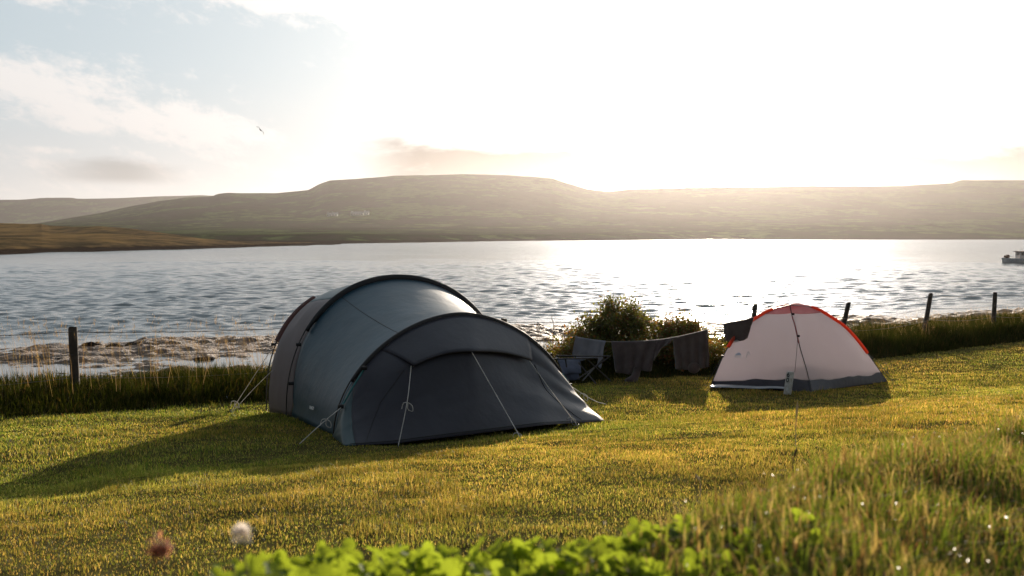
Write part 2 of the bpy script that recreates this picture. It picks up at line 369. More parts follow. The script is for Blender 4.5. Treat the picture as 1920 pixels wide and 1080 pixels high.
# ------------------------------------------------------------------ water
EDT = [-10, 5.6, 22, 37.5, 60]; EDU = [31.5, 31.0, 27.9, 21.7, 20]
def uedge(t): return np.interp(t, EDT, EDU)
def wave(x, y, cell):
    r2 = np.random.default_rng(11); z = np.zeros_like(x)
    for i in range(46):
        lam = .45 * (1.12 ** i) ** .82; a = r2.normal(0, .55) + 1.25; k = 2 * math.pi / lam
        ph = r2.random() * 6.28; am = lam * (.0115 if lam < 1.5 else .0035 if lam < 3 else .0008)
        wob = 1.6 * vnoise(x / (lam * 4) + i * 3.1, y / (lam * 4), i)
        att = np.clip((lam / cell - 2.2) / 2, 0, 1); gate = .45 + 1.1 * vnoise(x / (lam * 3) + 5 * i, y / (lam * 3) + 40, i + 1)
        z += am * att * gate * np.sin(k * (x * math.cos(a) + y * math.sin(a)) + ph + 4 * wob)
    return z
rr = np.concatenate([np.exp(np.linspace(math.log(13), math.log(25), 30, endpoint=False)), np.exp(np.linspace(math.log(25), math.log(130), 520, endpoint=False)), np.exp(np.linspace(math.log(130), math.log(6000), 300))]); nr, na = len(rr), 860; aa = np.linspace(R(-48), R(48), na)
RR, AA = np.meshgrid(rr, aa, indexing='ij'); X = RR * np.sin(AA); Y = RR * np.cos(AA)
cell = np.maximum(np.maximum(RR * (aa[1] - aa[0]), np.gradient(rr)[:, None] + 0 * RR), .05)
u, t_ = ut(X, Y); att = np.clip((u - uedge(t_) + 1.5) / 7, .03, 1)
Z = wave(X, Y, cell) * att * np.clip(1.2 - RR / 2500, .35, 1)
wv = np.stack([X, Y, Z], -1).reshape(-1, 3)
wm = bpy.data.materials.new('sea_water'); wm.use_nodes = True; t = wm.node_tree; p = t.nodes['Principled BSDF']
p.inputs['Base Color'].default_value = (.07, .09, .10, 1); p.inputs['Roughness'].default_value = .12; p.inputs['IOR'].default_value = 1.33
g = t.nodes.new('ShaderNodeNewGeometry'); mp = t.nodes.new('ShaderNodeMapping'); mp.inputs['Rotation'].default_value = (0, 0, R(-8)); mp.inputs['Scale'].default_value = (.55, 1.0, 1); t.links.new(g.outputs['Position'], mp.inputs[0])
hA = noise(t, mp.outputs[0], 3.2, 4, .6); hB = noise(t, mp.outputs[0], 2.6, 4, .62, .2)
b1 = t.nodes.new('ShaderNodeBump'); b1.inputs['Strength'].default_value = 1; b1.inputs['Distance'].default_value = .013; t.links.new(hA, b1.inputs['Height'])
b3 = t.nodes.new('ShaderNodeBump'); b3.inputs['Distance'].default_value = .30; t.links.new(noise(t, mp.outputs[0], .55, 6, .7, .2), b3.inputs['Height'])
b2 = t.nodes.new('ShaderNodeBump'); b2.inputs['Strength'].default_value = 1; b2.inputs['Distance'].default_value = .034; t.links.new(hB, b2.inputs['Height']); t.links.new(b3.outputs[0], b1.inputs['Normal']); t.links.new(b1.outputs[0], b2.inputs['Normal'])
ln = t.nodes.new('ShaderNodeVectorMath'); ln.operation = 'LENGTH'; t.links.new(g.outputs['Position'], ln.inputs[0])
t.links.new(smooth(t, ln.outputs['Value'], 70, 260), b3.inputs['Strength'])
calm = smooth(t, ln.outputs['Value'], 27, 40)     # sheltered pools behind the weed are flatter than the open loch
t.links.new(M('ADD', .08, M('MULTIPLY', calm, .92, tree=t), tree=t), b2.inputs['Strength']); t.links.new(M('ADD', .25, M('MULTIPLY', calm, .75, tree=t), tree=t), b1.inputs['Strength'])
t.links.new(b2.outputs[0], p.inputs['Normal'])
t.links.new(M('ADD', .14, M('MULTIPLY', smooth(t, ln.outputs['Value'], 50, 500), .10, tree=t), tree=t), p.inputs['Roughness'])
tag(obj('water', wv, grid_faces(nr, na)[:, ::-1], wm), kind='structure')

# ------------------------------------------------------------------ lawn (one sheet with the bank the photographer sits on) and foreshore
def sheet(xs, ys, fz, name, m):
    A, B = np.meshgrid(xs, ys, indexing='ij'); Zz = fz(A, B)
    return tag(obj(name, np.stack([A, B, Zz], -1).reshape(-1, 3), grid_faces(len(xs), len(ys)), m), kind='structure')
soil = mat('turf_soil', c=(.11, .095, .035), c2=(.05, .045, .018), rough=1, spec=0, vscale=7, detail=8)
def ut2xy(u, t): return -.605 * u + .796 * t, .796 * u + .605 * t
# lawn grid in shore-aligned coordinates
us = np.concatenate([np.linspace(-9, 3.2, 170), np.linspace(3.25, 12.6, 120)]); ts = np.concatenate([np.linspace(-14, 6, 220), np.linspace(6.1, 44, 200)])
U, T = np.meshgrid(us, ts, indexing='ij'); X, Y = ut2xy(U, T); Zl = ground(X, Y) + np.interp(T, [0, 6, 14], [.10, .10, .20]) * np.clip((U - 10.4) / .8, 0, 1)
Zl -= np.clip(U - 12.2, 0, 1) * 2
tag(obj('lawn', np.stack([X, Y, Zl], -1).reshape(-1, 3), grid_faces(len(us), len(ts))[:, ::-1], soil), kind='structure')
us = np.linspace(12.0, 40, 330); ts = np.linspace(-22, 70, 720)
U, T = np.meshgrid(us, ts, indexing='ij'); X, Y = ut2xy(U, T); e = uedge(T) - U
top = EYE + np.interp(T, TT, TZ)
zr = np.interp(U, [12, 15.5, 17.5, 60], [1, .16, 0, 0]) * top
n = fbm(X / 2.6, Y / 1.3, 5, 0); n2_ = fbm(X / .5, Y / .5, 3, 2)
flat = -.035 + .15 * n + .15 * n2_ * (.6 + .4 * n) + .05 * fbm(X / .22, Y / .22, 2, 1)
ridge = np.exp(-((e - 2.3) / 2.0) ** 2) * (.13 + .10 * fbm(X / 4, Y / 3, 3, 3))
zs = np.where(e > 0, flat + ridge, flat + ridge + .06 * e)
zs = zr + zs
zs = np.maximum(zs, -1.2)
shm = bpy.data.materials.new('weed_covered_shore'); shm.use_nodes = True; t = shm.node_tree; p = t.nodes['Principled BSDF']
g = t.nodes.new('ShaderNodeNewGeometry'); a = noise(t, g.outputs['Position'], 2.2, 8, .7); b = noise(t, g.outputs['Position'], 14, 5, .7)
c = ramp(t, M('ADD', M('MULTIPLY', a, .6, tree=t), M('MULTIPLY', b, .4, tree=t), tree=t), [(.36, (.02, .013, .009)), (.46, (.09, .045, .022)), (.55, (.20, .105, .05)), (.66, (.28, .18, .10))])
t.links.new(c, p.inputs['Base Color']); p.inputs['Roughness'].default_value = .5; p.inputs['Specular IOR Level'].default_value = .35
bb = t.nodes.new('ShaderNodeBump'); bb.inputs['Distance'].default_value = .12; t.links.new(b, bb.inputs['Height']); t.links.new(bb.outputs[0], p.inputs['Normal'])
tag(obj('foreshore', np.stack([X, Y, zs], -1).reshape(-1, 3), grid_faces(len(us), len(ts))[:, ::-1], shm), kind='structure')
# seabed far below so that the ground is continuous
tag(obj('ground', [(-6000, -3000, -1.6), (6000, -3000, -1.6), (6000, 6000, -3.0), (-6000, 6000, -3.0)], [(0, 1, 2, 3)], shm, smoothed=False), kind='structure')

# boulders: (px, py of base, D, size, flat)
def boulder(px, D, s, label, zb=0.0, fl=.6, seed=0):
    r3 = np.random.default_rng(seed + 100); nu, nv = 22, 32
    th = np.linspace(0.02, math.pi - .02, nu)[:, None]; ph = np.linspace(0, 2 * math.pi, nv, endpoint=False)[None]
    x = np.sin(th) * np.cos(ph); y = np.sin(th) * np.sin(ph); z = np.cos(th) + 0 * ph
    d = 1 + .55 * fbm(x * 1.5 + seed * 5 + 8, y * 1.5 + z * 1.3 + 8, 4, seed) + .22 * fbm(x * 4 + seed, z * 4 + y * 3, 2, seed + 1)
    k = r3.uniform(.8, 1.3)
    V = np.stack([x * d * s * k, y * d * s * .8, z * d * s * fl], -1).reshape(-1, 3)
    o = obj('boulder', V, grid_faces(nu, nv, True), MT['rock']); o.location = ((px - 960) / F * D, D, zb + s * fl * .35)
    o.rotation_euler = (0, 0, r3.uniform(0, 3)); tag(o, label, 'rock', 'weedy boulders on the foreshore'); return o
BL = [(45, 26.8, .26, 'dark weedy boulder left of the lone left fence post, nearest the photo edge'), (112, 25.4, .20, 'dark boulder just left of the leftmost fence post'),
      (168, 28.4, .36, 'dark boulder immediately right of the leftmost fence post'), (212, 27.4, .38, 'large black boulder with dry grass in front, right of the leftmost post'),
      (250, 28.6, .30, 'rounded black boulder at the right end of the left boulder row'), (292, 27.5, .26, 'small dark boulder beside the bright pool left of the big tent'),
      (380, 25.6, .20, 'small brown boulder behind the hedge, left of the big tent'), (1612, 30.5, .40, 'black boulder just right of the post behind the orange tent'),
      (1636, 30.0, .34, 'black boulder second right of the post behind the orange tent'), (1660, 29.4, .28, 'low dark boulder third right of the post behind the orange tent'),
      (1683, 30.2, .34, 'dark boulder nearest the leaning fence post at right')]
for i, (px, D, s, lb) in enumerate(BL): boulder(px, D, s, lb, -.04 if px < 1000 else .05, .45 if px < 1000 else .6, i)

# ------------------------------------------------------------------ grass blades
def blades(P, h, wd, lean_amt, colr, bend=.5, windy=(0, 0)):
    n = len(P); az_ = rng.random(n) * 2 * math.pi; face = rng.random(n) * math.pi
    l = lean_amt * np.abs(rng.normal(0, 1, n)); l = np.minimum(l, 1.0); dx = np.cos(az_) * l + windy[0]; dy = np.sin(az_) * l + windy[1]
    wx = np.cos(face) * wd / 2; wy = np.sin(face) * wd / 2
    V = np.zeros((n, 5, 3)); o = np.zeros(n)
    mx = dx * h * .35; my = dy * h * .35; tx = dx * h; ty = dy * h
    V[:, 0] = P + np.stack([-wx, -wy, o - .01], 1); V[:, 1] = P + np.stack([wx, wy, o - .01], 1)
    V[:, 2] = P + np.stack([mx + wx * .75, my + wy * .75, h * .55], 1); V[:, 3] = P + np.stack([mx - wx * .75, my - wy * .75, h * .55], 1)
    V[:, 4] = P + np.stack([tx, ty, h * (1 - .25 * np.clip(l, 0, 1))], 1)
    b = (np.arange(n) * 5)[:, None]
    tri = np.concatenate([b + [0, 1, 2], b + [0, 2, 3], b + [3, 2, 4]], 0)
    return V.reshape(-1, 3), tri, np.repeat(colr, 5, 0)
def pal(n, cols, wts, jit=.25):
    k = rng.choice(len(cols), n, p=np.array(wts) / sum(wts)); c = np.array(cols)[k]; return c * (1 + jit * (rng.random((n, 1)) - .5) * 2)
# mown lawn
Xs, Ys = [], []
for D0, D1, dens in ((1.8, 3.2, 5000), (3.2, 6.5, 10000), (6.5, 10, 4800), (10, 15, 2200), (15, 26, 900)):
    x0, x1 = -.56 * D1 - .4, .56 * D1 + .4; n = int(dens * (D1 - D0) * (x1 - x0)); x = rng.uniform(x0, x1, n); y = rng.uniform(D0, D1, n)
    k = (np.abs(x) < .56 * y + .4); Xs.append(x[k]); Ys.append(y[k])
x = np.concatenate(Xs); y = np.concatenate(Ys); u, t_ = ut(x, y); on = (u < 10.75) & (y > np.interp(x, [-6, -.35, .1, .7, 1.35, 3, 6], [1.25, 1.1, 1.22, 2.0, 2.6, 4.2, 7.2]) + .3); x, y = x[on], y[on]
n = len(x); patch = fbm(x * .8, y * .8, 4, 1); fine = fbm(x * 4, y * 4, 3, 2)
dist = np.hypot(x, y)
h = .012 + .015 * rng.random(n) + .020 * np.clip(patch * .7 + fine * 1.2, -.5, 1.2); h = np.maximum(h, .009)
h *= 1 + .8 * (rng.random(n) < .06); h *= np.clip(.5 + dist / 22, .62, .9); wd = (.0022 + .0013 * rng.random(n)) * np.clip(dist / 7, .75, 2.2)
c = pal(n, [(.085, .125, .022), (.155, .175, .04), (.27, .22, .08), (.40, .32, .16), (.15, .09, .04)], [4.0, 3.4, 2.2, 1.4, .9])
gr = np.clip(.5 + 1.1 * fbm(x * .35 + 4, y * .35, 3, 0) + .25 * np.clip(-x / 3, -1, 1), 0, 1)[:, None]; c = c * (np.array([1.12, .98, .9]) * (1 - gr) + np.array([.80, 1.0, .8]) * gr)
dry = np.clip(.5 + 1.4 * (patch * .6 + fine * .5) , 0, 1)[:, None]; near = np.clip((7 - dist) / 3, 0, 1)[:, None]
c = c * (1 - .45 * dry * near) + np.array([.22, .16, .065]) * .45 * dry * near
cl_ = np.clip(fbm(x * 2.3 + 30, y * 2.3, 3, 3) * 3 - .7, 0, 1); h = h * (1 + .7 * cl_); c = c * (1 - .35 * cl_)[:, None]
c = c * (.78 + .62 * np.clip(.5 + fbm(x * 1.7 + 9, y * 1.7, 3, 3), 0, 1))[:, None]
P = np.stack([x, y, ground(x, y)], 1)
V, T3, C = blades(P, h, wd, .8, c)
tag(obj('grass', V, T3, MT['grass'], smoothed=False, colr=C), 'short mown lawn grass, golden green, over the camping field', 'grass', kind='stuff')

# long-grass hedge bank along the fence
n = 170000; t_ = rng.uniform(-6, 30, n) ** 1.0; u = rng.uniform(10.35, 12.6, n)
prof = np.clip((u - 10.35) / .5, 0, 1)
x, y = ut2xy(u, t_); big = .75 + .5 * np.clip(.5 + fbm(x * .9, y * .9, 3, 0), 0, 1)
right = np.clip((t_ - 14) / 8, 0, 1)
h = (.10 + .25 * prof) * np.interp(t_, [-6, 6, 14], [.62, .66, 1.0]) * big * (.45 + .6 * rng.random(n)) * (1 - .12 * right) * (1 + .45 * fbm(x * 3.5, y * 3.5, 3, 2))
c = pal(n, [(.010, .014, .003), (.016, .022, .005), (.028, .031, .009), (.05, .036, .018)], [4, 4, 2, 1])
z = ground(x, y) + np.interp(t_, [0, 6, 14], [.10, .10, .20]) * np.clip((u - 10.4) / .8, 0, 1)
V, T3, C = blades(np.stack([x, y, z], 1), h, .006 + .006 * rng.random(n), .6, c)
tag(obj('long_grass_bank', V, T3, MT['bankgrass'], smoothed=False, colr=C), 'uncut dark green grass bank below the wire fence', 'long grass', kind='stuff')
# dry flowering stalks above the bank
n = 2300; t_ = rng.uniform(-4, 26, n); u = rng.uniform(10.9, 13.2, n); x, y = ut2xy(u, t_)
lf = np.where(t_ < 8, 1.0, .55); h = rng.uniform(.42, .82, n) * lf
z = ground(x, y) + .15; V, T3, C = blades(np.stack([x, y, z], 1), h, np.full(n, .0036), .30, pal(n, [(.42, .29, .20), (.34, .26, .13), (.26, .16, .10)], [2, 2, 1]), windy=(-.16, 0))
hd = V.reshape(-1, 5, 3)[:, 4]; m2 = 9
off = rng.normal(0, 1, (n, m2, 3)) * np.array([.007, .007, .03]); Ph = (hd[:, None] + off - np.array([0, 0, .03])).reshape(-1, 3)
V2, T2, C2 = blades(Ph, np.full(len(Ph), .016), np.full(len(Ph), .0028), .5, pal(len(Ph), [(.42, .29, .20), (.33, .24, .13)], [1, 1]))
tag(obj('dry_grass_stalks', np.concatenate([V, V2]), np.concatenate([T3, T2 + len(V)]), MT['longgrass'], smoothed=False, colr=np.concatenate([C, C2])), 'tall dry seeding grass stalks along the fence line', 'dry grass', kind='stuff')

def scatter(Vt, Ft, P, Rm, s):
    n = len(P); V = (np.einsum('nij,kj->nki', Rm, Vt) * s[:, None, None] + P[:, None]).reshape(-1, 3)
    Fs = (Ft[None] + (np.arange(n) * len(Vt))[:, None, None]).reshape(-1, Ft.shape[1]); return V, Fs
def rotm(yaw, pitch, roll):
    cy, sy, cp, sp, cr, sr = np.cos(yaw), np.sin(yaw), np.cos(pitch), np.sin(pitch), np.cos(roll), np.sin(roll)
    o = np.zeros_like(cy); i = o + 1
    Z_ = np.stack([cy, -sy, o, sy, cy, o, o, o, i], -1).reshape(-1, 3, 3); X_ = np.stack([i, o, o, o, cp, -sp, o, sp, cp], -1).reshape(-1, 3, 3)
    Y_ = np.stack([cr, o, sr, o, i, o, -sr, o, cr], -1).reshape(-1, 3, 3); return Z_ @ X_ @ Y_
# rough grass on the near bank
def on_bank(n, x0, x1, y0, y1, yb=.45):
    x = rng.uniform(x0, x1, n); y = rng.uniform(y0, y1, n)
    yc = np.interp(x, [-6, -.35, .1, .7, 1.35, 3, 6], [1.25, 1.1, 1.22, 2.0, 2.6, 4.2, 7.2]); k = (y < yc + yb) & (np.abs(x) < .6 * y + .25)
    return x[k], y[k]
x1_, y1_ = on_bank(120000, -.6, 2.2, .75, 3.9)
wgt = np.interp(x1_, [-.6, 0, .35, .9, 2.2], [.10, .25, .8, 1, 1]); k = rng.random(len(x1_)) < wgt; x, y = x1_[k], y1_[k]; n = len(x)
tuft = fbm(x * 3.1, y * 3.1, 3, 1); tall = np.clip(tuft * 1.6 + .25, 0, 1)
h = (.018 + .03 * rng.random(n) + .075 * tall * rng.random(n)) * np.interp(x, [0, .4, 1.2], [.7, .75, .85])
c = pal(n, [(.085, .125, .02), (.14, .17, .03), (.25, .19, .085), (.17, .10, .05), (.34, .27, .14)], [3.6, 3, 2.2, 1.4, 1.2]) 
g_ = (1.35 + .5 * tall)[:, None]; c = c * g_
V, T3, C = blades(np.stack([x, y, ground(x, y)], 1), h, .0016 + .0017 * rng.random(n), .75, c)
xt, yt = on_bank(8000, .0, 2.2, .8, 3.6, .3); nt2 = len(xt)      # glossy flat blade bits, added so the sun glints in the thatch
q4 = np.array([(0, 0, 0), (.10, .5, .06), (0, 1, .0), (-.10, .5, .06)]); P4 = np.stack([xt, yt, ground(xt, yt) + rng.uniform(.01, .05, nt2)], 1)
V4, F4 = scatter(q4, np.array([(0, 1, 2), (0, 2, 3)]), P4, rotm(rng.random(nt2) * 6.28, rng.normal(0, .35, nt2), rng.normal(0, .35, nt2)), rng.uniform(.006, .016, nt2))
C4 = np.repeat(pal(nt2, [(.30, .20, .12), (.20, .11, .06), (.36, .28, .18)], [2, 2, 1]), 4, 0)
tag(obj('glint_bits', V4, F4, MT['gloss'], smoothed=False, colr=C4), 'glossy flat blade bits added for sun glints in the near right grass', 'glint bits', kind='stuff')
tag(obj('rough_grass', V, T3, MT['longgrass'], smoothed=False, colr=C), 'blurred tufty grass with dry brown thatch in the near right foreground', 'rough grass', kind='stuff')

# clover patch
lt = []; lf_ = []
for k in range(3):      # three round leaflets, each folded a little along its midrib
    a0 = k * 2 * math.pi / 3; ca, sa = math.cos(a0), math.sin(a0); b0 = len(lt)
    ring = [(0, 0, 0)] + [(.30 * math.sin(q) * (1 + .1 * math.cos(q)), .33 - .33 * math.cos(q), 0) for q in np.linspace(.5, 2 * math.pi - .5, 11)]
    for (px_, py_, _) in ring:
        zz = .35 * abs(px_) + .10 * py_; X_ = px_ * ca - (py_ + .03) * sa; Y_ = px_ * sa + (py_ + .03) * ca; lt.append((X_, Y_, zz))
    lt.append((-(.36) * sa, .36 * ca, .03)); cidx = len(lt) - 1
    m_ = len(ring)
    for i in range(m_): lf_.append((cidx, b0 + i, b0 + (i + 1) % m_))
lt = np.array(lt); lf_ = np.array(lf_)
n = 1500; x = rng.uniform(-.40, .42, n); y = rng.uniform(.78, 1.34, n)
k = (rng.random(n) < np.interp(x, [-.40, -.34, -.27, .12, .2, .42], [0, .25, 1, 1, .35, .12])); x, y = x[k], y[k]; n = len(x)
gz = ground(x, y); hh = rng.uniform(.010, .042, n); hh *= np.interp(x, [-.4, -.2, .1, .3], [1.6, 1.5, .85, .45])
P = np.stack([x, y, gz + hh], 1)
V, Fs = scatter(lt, lf_, P, rotm(rng.random(n) * 6.28, rng.normal(.55, .55, n), rng.normal(0, .5, n)), rng.uniform(.017, .028, n))
S, SF, _ = blades(np.stack([x, y, gz], 1), hh + .012, np.full(n, .0016), .0, np.zeros((n, 3)))
tag(obj('clover', np.concatenate([V, S]), np.concatenate([Fs, SF + len(V)]), MT['clover'], smoothed=False), 'bright green three-leaved clover patch in the bottom foreground', 'clover', kind='stuff')

def clover_flower(px, py, D, rad, m, label, droop):
    c = at(px, py, D); gz = float(ground(c[0], D + .03)) - .05; base = np.array([c[0] + .012, D + .03, gz])
    r_ = thing('clover_flower', label, 'flower', tuple(base))
    mb = MB(); mb.tube(spline([base, base * .5 + c * .5 + np.array([.004, 0, 0]), c - np.array([0, 0, rad * .6])], 8), .0011, 5); mb.build('stem', MT['stem'], r_)
    n = 150; i = np.arange(n) + .5; phi = np.arccos(1 - 2 * i / n * .93); th = math.pi * (1 + 5 ** .5) * i
    d = np.stack([np.sin(phi) * np.cos(th), np.sin(phi) * np.sin(th), np.cos(phi)], 1); d[:, 2] += droop; d /= np.linalg.norm(d, axis=1)[:, None]
    mb2 = MB()
    for q in range(n):
        L_ = rad * (rng.uniform(.55, 1.35) if droop > 0 else rng.uniform(.45, 1.6)) * (1.3 if droop < 0 and rng.random() < .2 else 1); dd = d[q]; a_ = np.cross(dd, [0, .3, 1]); a_ /= np.linalg.norm(a_); b_ = np.cross(a_, dd); w_ = rad * .13
        o_ = c + dd * rad * .25
        mb2.add([o_, o_ + dd * L_ * .5 + a_ * w_, o_ + dd * L_ * .5 + b_ * w_ * .8, o_ + dd * L_ * .5 - a_ * w_, c + dd * L_ + b_ * w_ * .4], [(0, 1, 4, 3)])
    mb2.build('flower_head', m, r_, False)
clover_flower(300, 1017, .88, .0122, MT['petalb'], 'withered brown clover flower head on a thin stem', -.8)
clover_flower(452, 1004, .90, .0108, MT['petalw'], 'white clover flower head above the clover leaves', .3)

# single stalks standing in the lawn
def stalk(px, pyb, pyt, lean, c_, label, D=None):
    b = hit(px, pyb, ground) if D is None else at(px, pyb, D)
    h_ = (pyb - pyt) * b[1] / F; mb = MB()
    mb.tube(spline([b - [0, 0, .03], b + [lean * .3, 0, h_ * .55], b + [lean, 0, h_ * .8], b + [lean * 1.2, 0, h_]], 9), [.0018] * 6 + [.004, .0045, .001], 5)
    tag(mb.build('grass_stalk', c_, None), label, 'grass stalk', 'single stalks in the lawn')
stalk(1487, 876, 838, .01, MT['stem'], 'short dark curled seed stalk in the lawn, lower of the two near the marker post', 3.4)
stalk(1492, 822, 750, .004, MT['line'], 'tall pale blurred seed stalk in front of the small tent', 3.6)
stalk(1313, 912, 888, -.012, MT['line'], 'pale bent grass blade standing in the middle foreground lawn', 2.9)

# ------------------------------------------------------------------ wire fence
def fp(k):
    q = k + 10.5; px = 3416 - 21000 / q; D = 1.667 * q; return px, D
posts = [(-5, 0), (-4, 0), (-3, 0), (-2, 0), (-1, 0), (0, 0), (1, 0), (2, 0), (3, 0), (4, 0)]
PTOP = {-5: 622, -4: 613, -3: 603, -2: 597, -1: 590, 0: 570, 1: 567, 2: 550, 3: 548, 4: 545}
PX = {-4: 137, 0: 1416, 1: 1591, 2: 1745, 3: 1866}
LEAN = {-4: -.006, 0: .04, 1: .09, 2: .07, 3: .02}
f0 = fp(-4); fence = thing('wire_fence', 'wooden post and barbed wire fence along the shore, posts leaning', 'fence', tuple(at(f0[0], 700, f0[1])))
tops = []
for k, _ in posts:
    px, D = fp(k); px = PX.get(k, px); tp = at(px, PTOP[k], D); ln_ = LEAN.get(k, .01)
    bz = float(lawn0(tp[0], tp[1])) + .1; mb = MB(); s = .048
    hgt = tp[2] - bz; bx = tp[0] - ln_ * hgt * 2.2
    ring = []
    for (zz, sc) in ((0, 1.05), (.35, 1.0), (.7, .98), (.97, .95), (1.0, .8)):
        cx = bx + (tp[0] - bx) * zz; cz = bz + hgt * zz
        for q in range(8):
            a_ = q * math.pi / 4 + .39; rr_ = s * sc * (1.0 + .10 * math.sin(q * 2.3 + k + zz * 3)); ring.append((cx + rr_ * math.cos(a_), D + rr_ * math.sin(a_), cz + .008 * math.sin(q + k) * zz))
    mb.add(ring, [tuple(f) for f in grid_faces(5, 8, True)] + [tuple(range(32, 40))]); mb.build('fence_post', MT['wood'], fence)
    tops.append((np.array([tp[0], D - .05, tp[2]]), hgt))
for wi, dz in enumerate((.05, .30, .55)):
    mb = MB()
    for (a_, ha), (b_, hb) in zip(tops[:-1], tops[1:]):
        P_ = sag(a_ - [0, 0, dz], b_ - [0, 0, dz], .03 + .012 * wi, 9); mb.tube(P_, .0038, 4, False)
        if wi == 0:
            for s_ in np.arange(.04, .98, .045):
                q = a_ * (1 - s_) + b_ * s_ - np.array([0, 0, dz + .03 * 4 * s_ * (1 - s_)]); mb.tube([q - [.012, 0, .012], q + [.012, 0, .012]], .0022, 3); mb.tube([q - [.012, 0, -.012], q + [.012, 0, -.012]], .0022, 3)
    mb.build('wire', MT['wire'], fence)

# ------------------------------------------------------------------ shrubs
qt = np.array([(0, 0, 0), (.32, .35, .06), (0, 1, -.05), (-.32, .35, .06), (0, .4, -.03)]); qf = np.array([(0, 1, 4), (1, 2, 4), (2, 3, 4), (3, 0, 4)])
def shrub(name, label, cat, blobs, nleaf, size, cols, wts, D0, grp=None, seed=0):
    """blobs: (px, py, D, rx, rz) ellipsoids"""
    r_ = thing(name, label, cat, tuple(at(blobs[0][0], blobs[0][1], blobs[0][2]) * [1, 1, 0] + [0, 0, float(lawn0(*at(blobs[0][0], blobs[0][1], blobs[0][2])[:2]))]), grp)
    vol = np.array([b[3] ** 2 * b[4] for b in blobs]); vol /= vol.sum(); Ps = []; st = MB()
    base = np.array(r_.location)
    for b, v in zip(blobs, vol):
        c = at(b[0], b[1], b[2] - .55); m_ = int(nleaf * v * 2.6); nt_ = max(6, int(m_ / 55))
        tw = rng.normal(0, 1, (nt_, 3)); tw /= np.linalg.norm(tw, axis=1)[:, None]; rad = rng.uniform(.35, 1.3, nt_) ** .8
        ce = c + tw * rad[:, None] * np.array([b[3], b[3] * .75, b[4]])
        per = m_ // nt_; cl_ = ce[:, None] + rng.normal(0, 1, (nt_, per, 3)) * np.array([.055, .055, .05]) * (1 + size * 4)
        Ps.append(cl_.reshape(-1, 3))
        for q in range(0, nt_, 2):
            g0 = base + rng.normal(0, .12, 3) * [1, 1, 0]; g0[0] += (c[0] - base[0]) * .6; st.tube(spline([g0, (g0 + ce[q]) / 2 + rng.normal(0, .06, 3), ce[q]], 6), np.linspace(.009, .002, 6), 4)
    P = np.concatenate(Ps); n = len(P); P = P[P[:, 2] > lawn0(P[:, 0], P[:, 1]) + .02]; n = len(P)
    V, Fs = scatter(qt, qf, P, rotm(rng.random(n) * 6.28, rng.normal(0, .8, n), rng.normal(0, .6, n)), size * rng.uniform(.8, 1.7, n))
    c = np.repeat(pal(n, cols, wts, .3), 5, 0)
    obj('leaves', V, Fs, MT['leaf'], r_, False, c); st.build('branches', MT['stem'], r_)
GL = [(.07, .09, .026), (.095, .12, .03), (.12, .08, .035), (.16, .08, .035)]
shrub('shrub', 'tall round leafy bush behind the clothesline, highest of the bushes', 'bush', [(1160, 615, 15.9, .42, .36), (1112, 640, 15.8, .32, .34), (1195, 640, 16.0, .30, .34), (1150, 660, 15.7, .5, .28), (1170, 590, 15.9, .22, .18)], 8500, .036, GL, [4, 3, 1, .5], 15.8, 'bushes behind the clothesline')
shrub('shrub', 'smaller sunlit bush between the tall bush and the small tent', 'bush', [(1268, 625, 16.2, .30, .28), (1240, 655, 16.1, .32, .26), (1292, 645, 16.3, .22, .26), (1270, 672, 16.1, .42, .18)], 7500, .036, GL, [2, 3, 2, 1.4], 16.1, 'bushes behind the clothesline')
shrub('shrub', 'low sprawling bramble at the left foot of the tall bush by the chair', 'bush', [(1058, 668, 15.3, .26, .20), (1085, 650, 15.5, .22, .22), (1040, 685, 15.2, .22, .14)], 2300, .030, GL, [2, 3, 2, 1], 15.4, 'bushes behind the clothesline')
shrub('shrub', 'small low plant just left of the small tent', 'bush', [(1343, 662, 16.4, .17, .20), (1330, 675, 16.3, .16, .14)], 900, .028, GL, [2, 3, 2, 1], 16.3, 'bushes behind the clothesline')
# dead twig behind the big tent
b_ = at(1037, 628, 15.6); mb = MB(); mb.tube(spline([b_ - [0, 0, .35], b_, b_ + [.01, 0, .17], b_ + [-.02, 0, .3], b_ + [.03, 0, .33]], 12), np.linspace(.007, .004, 12), 5)
mb.tube([b_ + [0, 0, .02], b_ + [.05, 0, .10], b_ + [.045, 0, .16]], .003, 4); mb.tube([b_ + [.01, 0, .2], b_ + [-.03, 0, .26]], .003, 4)
tag(mb.build('dead_twig', MT['stem']), 'thin dead twig standing behind the big tent', 'twig')

# ------------------------------------------------------------------ big tunnel tent
def hoop(q, th):
    px, py, phi, w_, h_, n_, lean = q; L0 = hit(px, py); b = np.array([math.cos(phi), math.sin(phi)]); a = np.array([-b[1], b[0]])
    R0 = L0[:2] + w_ * b; zr_ = float(lawn0(*R0)); c_, s_ = np.cos(th), np.maximum(np.sin(th), 0)
    uu = (1 - np.sign(c_) * np.abs(c_) ** (2 / n_)) / 2; hh_ = h_ * s_ ** (2 / n_)
    return np.stack([L0[0] + uu * w_ * b[0] + a[0] * hh_ * lean, L0[1] + uu * w_ * b[1] + a[1] * hh_ * lean, L0[2] * (1 - uu) + zr_ * uu + hh_], -1)
H3 = [625.2, 820.2, .626, 2.539, 1.007, 1.834, .048]; H2 = [537.3, 781.8, .584, 2.586, 1.383, 2.118, .082]; H1 = [500.4, 771.4, .613, 2.422, 1.285, 2.203, .143]
H1b = [505.5, 773, .613, 2.395, 1.284, 2.2, .143]
tent = thing('tunnel_tent', 'large dark teal tunnel tent with black pole sleeves and a closed porch', 'tent', tuple(hit(800, 800)))
NT_ = 90; TH = np.linspace(0.0005, math.pi - .0005, NT_)
A3 = np.array([-math.sin(.626), math.cos(.626), 0])       # towards the rear
